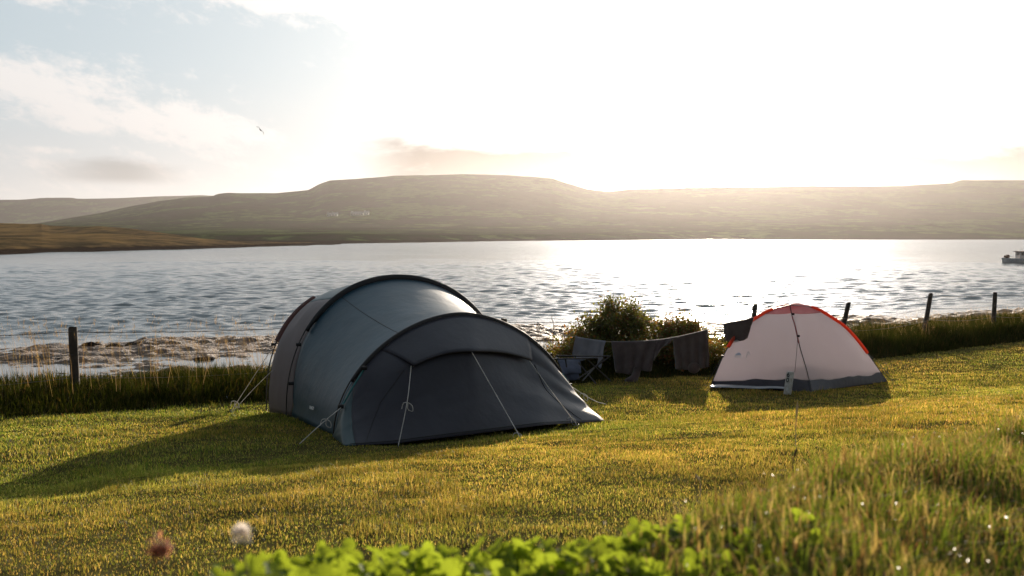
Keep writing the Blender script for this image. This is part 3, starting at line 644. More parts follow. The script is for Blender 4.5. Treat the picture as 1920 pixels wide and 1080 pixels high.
def inset(Pts, d, fz=0):
    c = Pts.mean(0); c[2] = Pts[:, 2].min() + .2; v = c - Pts; v /= np.linalg.norm(v, axis=1)[:, None]; return Pts + v * d
def loft(A, B, nv, sg, k=0, wr=.006):
    rows = []
    cA = (A[0] + A[-1]) / 2; cB = (B[0] + B[-1]) / 2
    for v in np.linspace(0, 1, nv):
        P = A * (1 - v) + B * v; c = cA * (1 - v) + cB * v; r_ = (c - P); r_ /= np.linalg.norm(r_, axis=1)[:, None] + 1e-6
        s_ = 4 * v * (1 - v) * sg * np.sin(TH) ** .5
        wk = wr * fbm(np.full(NT_, v * 1.5 + k), TH * 5 + 1.5 * v, 3, 1) * np.sin(math.pi * v) + wr * .6 * fbm(np.full(NT_, v * 7 + k), TH * 2.5, 3, 2)
        rows.append(P + r_ * (s_ + wk)[:, None])
    return np.concatenate(rows)
# hem points do not hover: bottom of body slightly raised
b3 = inset(hoop(H3, TH), .03); b2 = inset(hoop(H2, TH), .035); b1_ = inset(hoop(H1b, TH), -.004)
for P_ in (b3, b2, b1_): pass
b2t = b2 - A3 * (.10 * np.clip(1 - (b2[:, 2:] - b2[0, 2]) / .70, 0, 1) * np.clip((b2[:, 2:] - b2[0, 2]) / .1, .3, 1))
solid(obj('body_flysheet', loft(b2t, b3, 30, .055, 3), grid_faces(30, NT_), MT['teal'], tent), .003)
# rear bay: side panels grey brown, roof teal
rb = loft(b1_, b2t, 18, -.015, 8, .012); G = grid_faces(18, NT_); jj = G[:, 0] % NT_
roof = (jj > 27) & (jj < NT_ - 28)
solid(obj('rear_side_panels', rb, G[~roof], MT['greyfab'], tent), .003); solid(obj('rear_roof_panel', rb, G[roof], MT['tealtop'], tent), .003)
# rear end wall
ew = []
for v in np.linspace(0, 1, 8):
    c = (b1_[0] + b1_[-1]) / 2 + np.array([0, 0, .3]); P_ = b1_ * (1 - v) + c * v + np.array([-.65, .75, 0]) * .10 * math.sin(v * math.pi / 2); ew.append(P_)
solid(obj('rear_wall', np.concatenate(ew), grid_faces(8, NT_), MT['greyfab'], tent), .003)
def seam(th2, th3, name='seam'):
    i2 = int(th2 / math.pi * NT_); i3 = int(th3 / math.pi * NT_); BV = np.array([v.co[:] for v in bpy.data.objects['body_flysheet'].data.vertices]).reshape(30, NT_, 3); cc = BV.mean((0, 1)); P_ = []
    for q in range(30):
        p_ = BV[q, int(round(i2 + (i3 - i2) * q / 29))]; d_ = p_ - cc; P_.append(p_ + d_ / np.linalg.norm(d_) * .003)
    mb = MB(); mb.tube(spline(P_, 30), .0035, 4); mb.build(name, MT['sleeve'], tent)
seam(1.02, 1.02); seam(2.15, 2.15)
# pole sleeves; their wide black inner part also draws the shaded canopy fold
def band(q, t0, t1, r0, r1, ax, m, name, front=.012, nn=70):
    th = np.linspace(t0, t1, nn); P = hoop(q, th); T_ = np.gradient(P, axis=0); T_ /= np.linalg.norm(T_, axis=1)[:, None]
    a = np.array([-math.sin(q[2]), math.cos(q[2]), 0]); nrm = np.cross(T_, a); nrm /= np.linalg.norm(nrm, axis=1)[:, None]
    c = P.mean(0); sg = np.sign(((P - c) * nrm).sum(1).mean()); nrm *= sg
    e = np.minimum(np.linspace(0, 1, nn), np.linspace(1, 0, nn)); wdt = np.clip(e * 9, .35, 1)[:, None]
    cs = [(r0, ax), (r1 * .4, ax * 1.3), (r1, ax * .4), (r1, -ax * .4), (r1 * .4, -ax * 1.3), (r0, -ax)]; V = []
    V = np.stack([P + nrm * (rr_ * wdt if rr_ < 0 else rr_) + a * (xx - front) for rr_, xx in cs], 1).reshape(-1, 3)
    return obj(name, V, [tuple(f) for f in grid_faces(nn, 6, True)] + [tuple(range(6)), tuple(range((nn - 1) * 6, nn * 6))[::-1]], m, tent)
band(H3, .50, 2.66, -.052, .010, .012, MT['sleeve'], 'pole_sleeve'); band(H2, .62, 2.7, -.075, .010, .014, MT['sleeve'], 'pole_sleeve')
s1 = band(H1, .54, 1.08, -.05, .022, .035, MT['redsleeve'], 'pole_sleeve', 0); s1['label'] = 'brown rear pole sleeve'
for q in (H3, H2, H1):
    mb = MB(); P_ = hoop(q, TH if q is not H1 else np.linspace(.0005, 1.05, 40)); P_[0, 2] -= .03; mb.tube(P_, .0065, 6); mb.build('pole', MT['pole'], tent)
# porch
SP = np.linspace(0, 1, 80)
cL = hit(645, 836); cR = hit(1135, 789); f3 = hoop(H3, np.array([.0005, math.pi - .0005]))
Bp = spline([f3[0], f3[0] * .5 + cL * .5, cL], 10)[:-1].tolist(); 
mid = [hit(740, 834) + [0, 0, .01], hit(880, 822) + [0, 0, .03], hit(1020, 808) + [0, 0, .05]]
Bp = np.array(Bp + np.array([cL, *mid, cR]).tolist() + [f3[1]])
tB = np.concatenate([np.linspace(0, .10, 9, endpoint=False), [.10, .27, .50, .73, .90], [1.0]])
Bc = np.stack([np.interp(SP, tB, Bp[:, i]) for i in range(3)], 1)
thS = np.interp(SP, [0, .12, .5, .88, 1], [.0005, .42, 1.52, 2.62, math.pi - .0005]); Tc = inset(hoop(H3, thS), .02) - A3 * .012
def prj(p):
    x, y, z = p[0], p[1], p[2] - EYE; d = y * math.cos(PITCH) - z * math.sin(PITCH); v = y * math.sin(PITCH) + z * math.cos(PITCH); return 960 + F * x / d, 540 - F * v / d
V1, V2_, V3_ = at(771, 684, 8.12), at(886, 657, 8.42), at(993, 674, 9.05)
kk = .34; M0 = Tc * (1 - kk) + Bc * kk
def s_for(pt): 
    return float(SP[np.argmin([abs(prj(m_)[0] - prj(pt)[0]) for m_ in M0])])
sv = [s_for(V1), s_for(V2_), s_for(V3_)]
ks = [0, sv[0] - .14, sv[0], sv[1], sv[2], min(sv[2] + .12, .97), 1]
dv = [np.zeros(3), np.zeros(3)] + [p_ - M0[np.argmin(abs(SP - s_))] for p_, s_ in zip((V1, V2_, V3_), sv)] + [np.zeros(3), np.zeros(3)]
Mc = M0 + np.stack([np.interp(SP, ks, [d[i] for d in dv]) for i in range(3)], 1)
# curve of the hood lip between V1 and V3 bows up
up = np.interp(SP, [sv[0], (sv[0] + sv[1]) / 2, sv[1], (sv[1] + sv[2]) / 2, sv[2]], [0, .012, 0, .006, 0], 0, 0); Mc[:, 2] += up
rows = []
fwd = -A3
for v in np.linspace(0, 1, 12): 
    rows.append(Tc * (1 - v) + Mc * v - fwd * .02 * v + fwd * .02 * math.sin(math.pi * v))
for v in np.linspace(0, 1, 26)[1:]:
    P_ = Mc * (1 - v) + Bc * v - fwd * .02 * (1 - v)
    P_ = P_ - fwd * (.03 * math.sin(math.pi * v)) + fwd[None] * (.016 * fbm(SP * 5 + v * 3, np.full(80, v * 3.0), 3, 2) * math.sin(math.pi * min(v * 1.1, 1)))[:, None]
    # tension folds running from the guyed point down to the right corner
    fd = .015 * np.sin((SP * 9 - v * 5) * 2.2) * np.clip((SP - .55) * 4, 0, 1) * math.sin(math.pi * v); rows.append(P_ + fwd * fd[:, None])
PV = np.concatenate(rows); G = grid_faces(len(rows), 80); sj = G[:, 0] % 80; ri = G[:, 0] // 80
gus = (SP[sj] < .13) | (SP[sj] > .905)
solid(obj('porch_door', PV, G[~gus], MT['porch'], tent), .003); solid(obj('porch_gusset', PV, G[gus], MT['gusset'], tent), .003)
PG = PV.reshape(len(rows), 80, 3)
def porch_line(pts, name, m, rr_=.0035):
    P_ = []
    for a_, b_ in zip(pts[:-1], pts[1:]):
        for q in np.linspace(0, 1, 14, endpoint=False):
            i_ = a_[0] + (b_[0] - a_[0]) * q; j_ = (a_[1] + (b_[1] - a_[1]) * q) * 79; i0_, j0_ = int(i_), int(j_); fi, fj = i_ - i0_, j_ - j0_; i1_, j1_ = min(i0_ + 1, len(rows) - 1), min(j0_ + 1, 79)
            P_.append((PG[i0_, j0_] * (1 - fj) + PG[i0_, j1_] * fj) * (1 - fi) + (PG[i1_, j0_] * (1 - fj) + PG[i1_, j1_] * fj) * fi + fwd * .004)
    mb = MB(); mb.tube(P_, rr_, 4); return mb.build(name, m, tent)
nR = len(rows) - 1
porch_line([(12, sv[0] - .02), (20, sv[0] - .10), (nR - .6, .17)], 'seam', MT['sleeve']); porch_line([(12, sv[2] + .02), (22, sv[2] + .05), (nR - .6, .84)], 'seam', MT['sleeve'])
porch_line([(nR - 1, .12), (nR - 1, .3), (nR - 1, .5), (nR - 1, .7), (nR - 1, .9)], 'hem', MT['sleeve'], .004)
# hood over the door
i0, i1 = int(sv[0] * 79) - 0, int(round(sv[2] * 79)) + 1
hr = []
TcH = Tc.copy(); 
# hood's upper edge spreads wider than its lip on the left, like the seam in the photograph
for v in np.linspace(0, 1, 14):
    idx = np.interp(np.linspace(0, 1, 40), [0, 1], [(1 - v) * (sv[0] - .085) * 79 + v * sv[0] * 79, (1 - v) * (sv[2] + .02) * 79 + v * sv[2] * 79])
    Ti = np.stack([np.interp(idx, np.arange(80), Tc[:, k]) for k in range(3)], 1); Mi = np.stack([np.interp(idx, np.arange(80), Mc[:, k]) for k in range(3)], 1)
    hr.append(Ti * (1 - v) + Mi * v + fwd * (.012 + .03 * math.sin(math.pi * v * .6)) + fwd * (.006 * fbm(np.linspace(0, 4, 40), np.full(40, v * 2), 3, 1))[:, None])
hr.append(hr[-1] - [0, 0, .012] - fwd * .006)
solid(obj('porch_hood', np.concatenate(hr), grid_faces(15, 40), MT['porch'], tent), .004)
# straps, buckles and seams
mb = MB()
for pts in ([(683, 692, 8.1), (664, 722, 8.05), (641, 762, 8.0)], [(1032, 668, 9.7), (1050, 695, 9.75), (1066, 718, 9.75)]):
    mb = MB(); mb.tube(spline([at(*p_) for p_ in pts], 8), .008, 5); mb.build('strap', MT['strap'], tent)
mb = MB()
for p_ in ((683, 690, 8.08), (639, 762, 7.98), (560, 646, 9.35), (546, 719, 9.3), (1068, 722, 9.72), (1031, 665, 9.68), (513, 646, 9.9)): mb = MB(); mb.box(at(*p_), (.045, .02, .03)); mb.build('buckle', MT['sleeve'], tent)
def printtext(txt, size, loc, xd, yd, m, parent, name, ext=.0008):
    cu = bpy.data.curves.new(name, 'FONT'); cu.body = txt; cu.size = size; cu.align_x = 'CENTER'; cu.align_y = 'CENTER'; cu.extrude = ext; cu.offset = size * .02
    o = bpy.data.objects.new(name, cu); col.objects.link(o); dg = bpy.context.evaluated_depsgraph_get(); me = bpy.data.meshes.new_from_object(o.evaluated_get(dg)); bpy.data.objects.remove(o)
    V = np.array([v.co[:] for v in me.vertices]); xd = np.array(xd, float); yd = np.array(yd, float); xd /= np.linalg.norm(xd); yd -= xd * (xd @ yd); yd /= np.linalg.norm(yd); zd = np.cross(xd, yd)
    V = np.array(loc) + V[:, :1] * xd + V[:, 1:2] * yd + V[:, 2:3] * zd
    return obj(name, V, [tuple(p_.vertices) for p_ in me.polygons], m, parent, False)
def surf_at(Vs, px, py):
    """nearest surface vertex seen at a picture point, as 3D point"""
    q = np.array([prj(p_) for p_ in Vs]); d = (q[:, 0] - px) ** 2 + (q[:, 1] - py) ** 2; k = np.argsort(d)[:3]; k = k[np.argmin(Vs[k, 1])]; return at(px, py, Vs[k, 1])
bodyV = np.array([v.co[:] for v in bpy.data.objects['body_flysheet'].data.vertices])
la = surf_at(bodyV, 578, 763); lb_ = surf_at(bodyV, 596, 769); lc = surf_at(bodyV, 589, 740)
nn_ = np.cross(lb_ - la, lc - la); nn_ /= np.linalg.norm(nn_)
if nn_[1] > 0: nn_ = -nn_
ct = surf_at(bodyV, 586.5, 765.5) + nn_ * .012
printtext('VANGO', .040, ct, lb_ - la, lc - (la + lb_) / 2, MT['logo'], tent, 'brand_print')

# guylines: one thing each (peg end on the ground)
def guy(pts, label, r=.0022, loop=None, parent=None):
    P_ = [at(*p_) if len(p_) == 3 else hit(*p_) for p_ in pts]; P_[-1] = P_[-1] - np.array([0, 0, .01])
    mb = MB(); mb.tube(spline(P_, 14) if len(P_) > 2 else sag(P_[0], P_[1], .01), r, 5)
    if loop:
        a_ = at(*loop); mb.tube(spline([a_, a_ + [.03, 0, -.02], a_ + [.035, 0, -.07], a_ + [.0, -.01, -.05], a_], 10), r, 4); mb.tube(spline([a_, a_ + [-.03, 0, .0], a_ + [-.05, 0, -.05]], 6), r, 4)
    o = mb.build('guyline', MT['cord'], parent); pg = hit(*pts[-1]) if len(pts[-1]) == 2 else P_[-1]
    m2_ = MB(); m2_.tube([pg + [0, 0, .025], pg - [0, 0, .06]], .004, 5); m2_.build('tent_peg', MT['pole'], o); return o
for pts, lp in [([(641, 763, 7.98), (600, 797, 7.8), (557, 834)], (612, 786, 7.85)), ([(771, 686, 8.08), (764, 750, 7.8), (746, 837)], (765, 755, 7.75)),
            ([(884, 659, 8.38), (930, 740, 8.1), (978, 822)], (972, 812, 7.95)), ([(993, 677, 9.0), (1035, 735, 8.8), (1086, 800)], (1072, 783, 8.8)),
            ([(512, 650, 9.85), (462, 727, 9.9), (430, 774)], (441, 752, 9.9)), ([(511, 694, 9.85), (470, 735, 9.9), (432, 775)], None),
            ([(1070, 724, 9.7), (1098, 742, 9.9), (1138, 757)], (1095, 738, 9.85))]:
    guy(pts, None, .0034, lp, tent)

# ------------------------------------------------------------------ small dome tent
dome = thing('dome_tent', 'small pale grey dome tent with red roof cap and orange pole sleeves', 'tent', tuple(hit(1490, 715)))
DL = hit(1331, 727); DR = hit(1663, 716); DF = hit(1522, 736); DB = hit(1460, 700); 
DD = lambda px: float(np.interp(px, [1331, 1481, 1663], [DL[1], 13.45, DR[1]]))
NA = 72
S_L = [(1331, 727), (1343, 698), (1356, 668), (1372, 640), (1392, 614), (1414, 599), (1443, 583), (1481, 573)]
S_R = [(1663, 716), (1645, 690), (1625, 662), (1605, 636), (1583, 613), (1560, 597), (1530, 580), (1481, 573)]
arcL = spline([at(a_, b_, DD(a_)) for a_, b_ in S_L], NA); arcR = spline([at(a_, b_, DD(a_)) for a_, b_ in S_R], NA)
APX = arcL[-1]
def bow(a_, hh, n=NA, ap=APX, pw=2.2):
    th = np.linspace(0, math.pi / 2, n); u_ = 1 - np.cos(th) ** (2 / pw); z_ = np.sin(th) ** (2 / pw); P_ = a_[None] * (1 - u_[:, None]) + ap[None] * u_[:, None]; P_[:, 2] = a_[2] + (ap[2] - a_[2]) * z_; return P_
DD_F = np.array([DF[0], DF[1], DF[2]])
S_F = [(1522, 736), (1512, 695), (1499, 650), (1490, 610), (1483, 586)]
SFD = [DF[1], 12.55, 12.80, 13.1, 13.38]
arcF = spline([at(a_, b_, d_) for (a_, b_), d_ in zip(S_F, SFD)] + [APX], NA)
arcB = bow(np.array([4.15, 14.9, float(lawn0(4.15, 14.9))]), 1)
allV = []; nq = 46
def quad(A, B, sg=.05, k=0):
    rows = []
    mid_ = (A + B) / 2; cen = (arcL[0] + arcR[0]) / 2
    for v in np.linspace(0, 1, nq):
        P_ = A * (1 - v) + B * v; c = cen.copy(); d = c - P_; d[:, 2] = -.2; d /= np.linalg.norm(d, axis=1)[:, None]
        q = np.linspace(0, 1, NA)
        s_ = -4 * v * (1 - v) * .10 * np.sin(q * math.pi) ** .8 + .010 * fbm(np.full(NA, v * 4 + k), q * 3 + v * 4, 3, 1) * np.sin(q * math.pi)
        P_ = P_ + d * s_[:, None]; P_[:, 2] = np.maximum(P_[:, 2], lawn0(P_[:, 0], P_[:, 1]) + .005); rows.append(P_)
    return np.concatenate(rows)
Q = [quad(arcL, arcF, k=1), quad(arcF, arcR, k=5), quad(arcR, arcB, k=9), quad(arcB, arcL, k=12)]
G = grid_faces(nq, NA); lv = G[:, 0] % NA
def sub(name, m, lo, hi, offs, nrow, th=.002):
    """strip of the dome surface between two heights, cut smoothly along each fabric column"""
    Vs = []; Fs = []; n0 = 0; cen = (arcL[0] + arcR[0]) / 2; ix = np.arange(NA)
    for Qv in Q:
        W = Qv.reshape(nq, NA, 3); rows = []
        for c_ in W:
            l0 = lo(c_); l1 = max(hi(c_), l0 + .5); ii = np.linspace(l0, l1, nrow); P_ = np.stack([np.interp(ii, ix, c_[:, k]) for k in range(3)], 1)
            v_ = P_ - cen; v_ /= np.linalg.norm(v_, axis=1)[:, None]; rows.append(P_ + v_ * offs)
        Vs.append(np.concatenate(rows)); Fs.append(grid_faces(nq, nrow) + n0); n0 += nq * nrow
    return solid(obj(name, np.concatenate(Vs), np.concatenate(Fs), m, dome), th)
def lskirt(c_):
    hb = c_[:, 2] - lawn0(c_[:, 0], c_[:, 1]); k = int(np.argmax(hb > .1)); w_ = .125 * (1 + .5 * float(fbm(c_[k, 0] * 1.8, c_[k, 1] * 1.8 + 3, 3, 2)))
    k = int(np.argmax(hb > w_)); return max(k - 1 + (w_ - hb[k - 1]) / max(hb[k] - hb[k - 1], 1e-5), 1) if k > 0 else 1.0
def lcap(c_): return float(np.interp(APX[2] - .105, c_[:, 2], np.arange(NA)))
sub('canopy', MT['dome'], lskirt, lambda c_: lcap(c_) + 1.0, 0, 60); sub('groundsheet_skirt', MT['domebase'], lambda c_: 0, lskirt, .0, 10)
sub('roof_cap', MT['redcap'], lcap, lambda c_: NA - 1.3, .008, 22)
def sleeve(arc, i0_, i1_, name, m, r_=.026):
    mb = MB(); P_ = arc[int(i0_ * NA / 30):int(i1_ * NA / 30)] + np.array([0, -.012, .006]); mb.tube(P_, r_, 7); return mb.build(name, m, dome)
sleeve(arcL, 10, 25, 'pole_sleeve', MT['orange']); sleeve(arcR, 8, 25, 'pole_sleeve', MT['orange']); sleeve(arcF, 15, 26, 'pole_sleeve', MT['redcap'], .009)
for a_, b_ in ((arcL, arcR), (arcF, arcB)):
    mb = MB(); P_ = np.concatenate([a_, b_[::-1][1:]]) + np.array([0, -.01, .008]); mb.tube(P_, .006, 6); mb.build('pole', MT['pole'], dome)
mb = MB()
for p_ in ((1546, 595, 13.65), (1588, 624, 13.7), (1487, 589, 13.28), (1497, 630, 12.85), (1355, 668, 13.0), (1624, 660, 13.78)): mb = MB(); mb.box(at(*p_), (.03, .03, .025)); mb.build('clip', MT['sleeve'], dome)
# printed emblem low on the left panel: a peak over bars, and a small hook mark beside it
QL = Q[0]
def onL(px, py, d=.012): p_ = surf_at(QL, px, py); return p_ + np.array([-.2, -1, .2]) * d
e0 = onL(1384, 666); ex = onL(1390, 666) - onL(1378, 666); ey = onL(1384, 658) - onL(1384, 672); ex /= np.linalg.norm(ex); ey /= np.linalg.norm(ey)
def poly(pts, name, m): return solid(obj(name, [e0 + ex * a_ + ey * b_ for a_, b_ in pts], [tuple(range(len(pts)))], m, dome, False), .001)
s_ = .0072
poly([(-6 * s_, 0), (-3.5 * s_, 4 * s_), (-2 * s_, 2.4 * s_), (0, 5.5 * s_), (3 * s_, 5.2 * s_), (6 * s_, 0)], 'peak_emblem', MT['logob'])
poly([(-8 * s_, -1 * s_), (8 * s_, -1 * s_), (8 * s_, -2 * s_), (-8 * s_, -2 * s_)], 'emblem_bar', MT['logo']); poly([(-8 * s_, -3.3 * s_), (8 * s_, -3.3 * s_), (8 * s_, -4.6 * s_), (-8 * s_, -4.6 * s_)], 'emblem_bar', MT['logo'])
mb = MB(); mb.tube([e0 + ex * a_ * s_ + ey * b_ * s_ for a_, b_ in [(14.5, -6), (15, -1), (17, 5), (18.4, 8), (20, 6), (21, 2), (21.5, 0)]], .0035, 4); mb.tube([e0 + ex * 17 * s_ + ey * 0 * s_, e0 + ex * 18.5 * s_ + ey * 5 * s_], .0035, 4); mb.build('hook_emblem', MT['logo'], dome)
for pts in ([(1496, 633, 12.8), (1492, 680, 12.5), (1487, 722)], [(1353, 670, 13.0), (1338, 697, 12.9), (1322, 724)], [(1626, 662, 13.75), (1648, 688, 13.7), (1674, 714)], [(1626, 662, 13.75), (1652, 685, 13.9), (1676, 712)]):
    o_ = guy(pts, None, .0035, None, dome); o_.data.materials[0] = MT['pole']
# white plastic sheet showing under the front left edge
sh_ = []; top_ = [(1331, 729), (1350, 727), (1380, 727), (1420, 728), (1455, 731), (1478, 733)]; bot_ = [(1333, 732), (1352, 732), (1382, 732), (1420, 733), (1456, 734), (1478, 735)]
for v in np.linspace(0, 1, 6):
    sh_.append(spline([hit(a_[0], a_[1] * (1 - v) + b_[1] * v) + [0, 0, .035 + .02 * math.sin(v * 3) + .008 * math.sin(a_[0] * .3)] for a_, b_ in zip(top_, bot_)], 26))
tag(solid(obj('plastic_groundsheet', np.concatenate(sh_), grid_faces(6, 26), MT['plastic']), .004), 'crumpled white plastic sheet poking out under the small tent', 'groundsheet')

# ------------------------------------------------------------------ pitch marker post
bp = hit(1476, 741); rM = Matrix.Rotation(R(7), 3, 'Y') @ Matrix.Rotation(R(38), 3, 'Z'); rMn = np.array(rM)
mk = thing('marker_post', 'short pale square pitch marker post numbered 60', 'marker post', tuple(bp))
hM = 45 * bp[1] / F; s = .065
mb = MB(); vv = []
for zz, sc in ((-.06, 1), (hM - .012, 1), (hM, .86)):
    for a_, b_ in ((-1, -1), (1, -1), (1, 1), (-1, 1)): vv.append(rMn @ np.array([a_ * s * sc / 2, b_ * s * sc / 2, zz]))
mb.add(np.array(vv) + bp, [tuple(f) for f in grid_faces(3, 4, True)] + [(8, 9, 10, 11)]); mb.build('post', MT['concrete'], mk, False)
fx = rMn @ np.array([0, -1, 0]); fy = rMn @ np.array([1., 0, 0])      # the face turned to the left
face_n = rMn @ np.array([-1., 0, 0]); side_x = rMn @ np.array([0, -1., 0]); up_ = rMn @ np.array([0, 0, 1.])
for ch, zz in (('6', hM - .04), ('0', hM - .105)):
    printtext(ch, .078, bp + face_n * (s / 2 + .002) + up_ * zz, side_x, up_, MT['black'], mk, 'digit')

# ------------------------------------------------------------------ clothesline and washing
CL = [(1040, 622, 14.6), (1075, 631, 14.5), (1090, 634, 14.45), (1131, 640, 14.3), (1187, 641, 14.1), (1249, 636, 13.85), (1281, 630, 13.7), (1326, 619, 13.45), (1358, 608, 13.2), (1414, 598, 12.95)]
clp = spline([at(*p_) for p_ in CL], 50)
mb = MB(); mb.tube(clp, .0042, 5); line = mb.build('clothesline', MT['line']); tag(line, 'pale sagging clothesline strung from the bushes to the small tent', 'clothesline')
def line_at(px):
    q = np.array([prj(p_)[0] for p_ in clp]); return np.array([np.interp(px, q, clp[:, i]) for i in range(3)])
def cloth(name, top, bot, m, label, cat, folds=6, amp=.025, nx=34, nz=22, wob=0, extra=None, nparts=None):
    """top/bot: picture x (top hangs on the line) and (x, y) hem points"""
    Tp = np.array([line_at(x_) + [0, 0, .006] if np.isscalar(x_) else at(x_[0], x_[1], line_at(min(max(x_[0], 1045), 1410))[1] - .01) for x_ in top]); Tp = spline(Tp, nx)
    Bm = spline([at(a_, b_, line_at(min(max(a_, 1045), 1410))[1] - .02) for a_, b_ in bot], nx); V = []
    q = np.linspace(0, 1, nx)
    for v in np.linspace(0, 1, nz):
        P_ = Tp * (1 - v) + Bm * v; fo = amp * (.25 + v) * np.sin(q * folds * 2 * math.pi * .5 + 2.0 * v * math.sin(wob) + wob + 1.2 * fbm(q * 3 + wob, np.full(nx, v), 2, 0)); P_[:, 1] += fo - .01; P_[:, 0] += .006 * fbm(q * 5, np.full(nx, v * 4 + wob), 2, 1)
        V.append(P_)
    back = [p_ + np.array([0, .04, -.0]) for p_ in V[:int(nz * .6)]]
    # the fold over the line: front flap then shorter back flap
    allr = back[::-1] + V; o = obj(name, np.concatenate(allr), grid_faces(len(allr), nx), m); solid(o, .006); return tag(o, label, cat, 'washing on the clothesline')
cloth('tee_shirt', [1080, 1092, 1110, 1128], [(1072, 668), (1085, 676), (1112, 671), (1122, 672)], MT['greycloth'], 'pale grey tee shirt on the line above the chair', 'shirt', 4, .02, wob=.5)
cloth('sock', [1127, 1131, 1136], [(1120, 684), (1124, 690), (1130, 662)], MT['greycloth'], 'thin grey sock hanging beside the tee shirt', 'sock', 2, .015, 12, 16, wob=1)
jk = cloth('jacket', [1147, 1160, 1185, 1210, 1232], [(1154, 698), (1165, 700), (1182, 701), (1198, 696), (1221, 696)], MT['darkcloth'], 'dark jacket hung on the line with one sleeve dangling down', 'jacket', 7, .028, wob=2)
mb = MB(); P_ = spline([at(1196, 690, 14.02), at(1192, 703, 14.0), at(1187, 719, 13.98)], 8); mb.tube(P_, np.linspace(.055, .05, 8), 10); mb.tube(spline([at(1192, 702, 14.0), at(1182, 711, 13.98), at(1172, 714, 13.96)], 6), [.04, .045, .04, .04, .035, .02], 8); mb.build('jacket_sleeve', MT['darkcloth'], jk)
cloth('jacket', [1230, 1240, 1250, 1262], [(1226, 676), (1229, 670), (1238, 656), (1258, 640)], MT['darkcloth'], 'narrow dark sleeve tied diagonally on the line between the two dark garments', 'garment', 3, .02, 16, 14, wob=1.5)
hd_ = cloth('hooded_top', [1262, 1280, 1300, 1327], [(1267, 692), (1285, 693), (1305, 692), (1329, 688)], MT['browncloth'], 'dark hooded top hanging upside down near the small tent', 'hoodie', 8, .02, wob=3)
nu, nv = 8, 14; th = np.linspace(.05, math.pi - .05, nu)[:, None]; ph = np.linspace(0, 2 * math.pi, nv, endpoint=False)[None]; hc = at(1301, 690, 13.52)
obj('hood', (np.stack([np.sin(th) * np.cos(ph) * .085, np.sin(th) * np.sin(ph) * .04, np.cos(th) * .075 + 0 * ph], -1).reshape(-1, 3) + hc), grid_faces(nu, nv, True), MT['browncloth'], hd_)
cloth('jacket', [1357, 1375, 1395, (1413, 595)], [(1359, 638), (1377, 642), (1392, 638), (1402, 634)], MT['browncloth'], 'brown black garment hung at the end of the line against the small tent', 'garment', 3, .02, wob=5)

# ------------------------------------------------------------------ low folding chair
cb = hit(1100, 716); D_ = 13.7
chair = thing('camping_chair', 'low folding camping chair with navy fabric behind the big tent', 'chair', tuple(cb))
mb = MB()
mb.tube([at(1024, 673, D_ - .2), at(1112, 672, D_ - .2)], .011, 7); mb.build('arm_rail', MT['chairmetal'], chair)
mb = MB(); mb.tube([at(1044, 667, D_ + .2), at(1143, 668, D_ + .2)], .011, 7); mb.build('arm_rail', MT['chairmetal'], chair)
for a_, b_ in (((1143, 669, D_ + .2), (1083, 711, D_ - .2)), ((1098, 672, D_ - .2), (1145, 714, D_ + .15)), ((1085, 680, D_), (1117, 719, D_ - .25)), ((1132, 672, D_ + .1), (1092, 714, D_ - .25)), ((1060, 672, D_), (1066, 714, D_ - .1))):
    mb = MB(); pa, pb = at(*a_), at(*b_); gb = hit(b_[0], b_[1]); mb.tube([pa, pb], .010, 7); mb.build('leg', MT['chairmetal'], chair)
def patchq(name, pts, m, bulge, parent):
    A_ = [at(*p_) for p_ in pts]; V = []
    for v in np.linspace(0, 1, 12):
        for u_ in np.linspace(0, 1, 14):
            p_ = (A_[0] * (1 - u_) + A_[1] * u_) * (1 - v) + (A_[3] * (1 - u_) + A_[2] * u_) * v; V.append(p_ + np.array([0, -1, -.3]) * bulge * math.sin(math.pi * u_) * math.sin(math.pi * v) + [0, .01 * math.sin(u_ * 9), 0])
    return solid(obj(name, V, grid_faces(12, 14), m, parent), .006)
patchq('seat', [(1045, 672, D_ + .15), (1088, 674, D_ + .15), (1090, 700, D_ - .1), (1056, 702, D_ - .15)], MT['chairfab'], .10, chair)
patchq('backrest', [(1042, 668, D_ + .2), (1082, 690, D_ - .05), (1088, 712, D_ - .15), (1062, 714, D_ - .15)], MT['chairfab'], .06, chair)

# small crumpled can by the hedge
cp = hit(420, 753); mb = MB(); mb.tube([cp + [-.03, .01, .03], cp + [-.028, .01, .035], cp + [.03, -.01, .035], cp + [.034, -.01, .034]], [.022, .033, .031, .022], 10)
tag(mb.build('litter_can', MT['greycloth']), 'small pale blue grey can lying on the grass by the hedge', 'can')

# ------------------------------------------------------------------ boat, cottages, bird
BD = 117.0
bo = thing('fishing_boat', 'small white moored fishing boat with wheelhouse at the right edge', 'boat', tuple(at(1900, 493, BD) * [1, 1, 0]))
bx0 = (1880 - 960) / F * BD; z0 = 0
st_ = np.linspace(0, 1, 14); V = []
for s_ in st_:
    xx = bx0 + s_ * 6.2; hw = .95 * (1 - (1 - min(s_ / .35, 1)) ** 2.2 * .95); sh = .62 - .18 * math.sin(min(s_ * 1.2, 1) * math.pi / 2) + .1 * (s_ > .9)
    for a_, b_ in ((-1, sh), (-.92, .25), (-.55, -.18), (0, -.3), (.55, -.18), (.92, .25), (1, sh)): V.append((xx + (-.25 * max(b_, 0) if s_ < .1 else 0), BD + a_ * hw, b_))
obj('hull', V, [tuple(f) for f in grid_faces(14, 7)] + [tuple(range(7)), tuple(range(91, 98))], MT['hull'], bo)
V = []
for s_ in st_: xx = bx0 + .1 + s_ * 6.0; hw = .9 * (1 - (1 - min(s_ / .35, 1)) ** 2.2 * .95); V += [(xx, BD - hw, .40), (xx, BD + hw, .40)]
obj('deck', V, grid_faces(14, 2), MT['cabin'], bo)
cbx = bx0 + 1.75
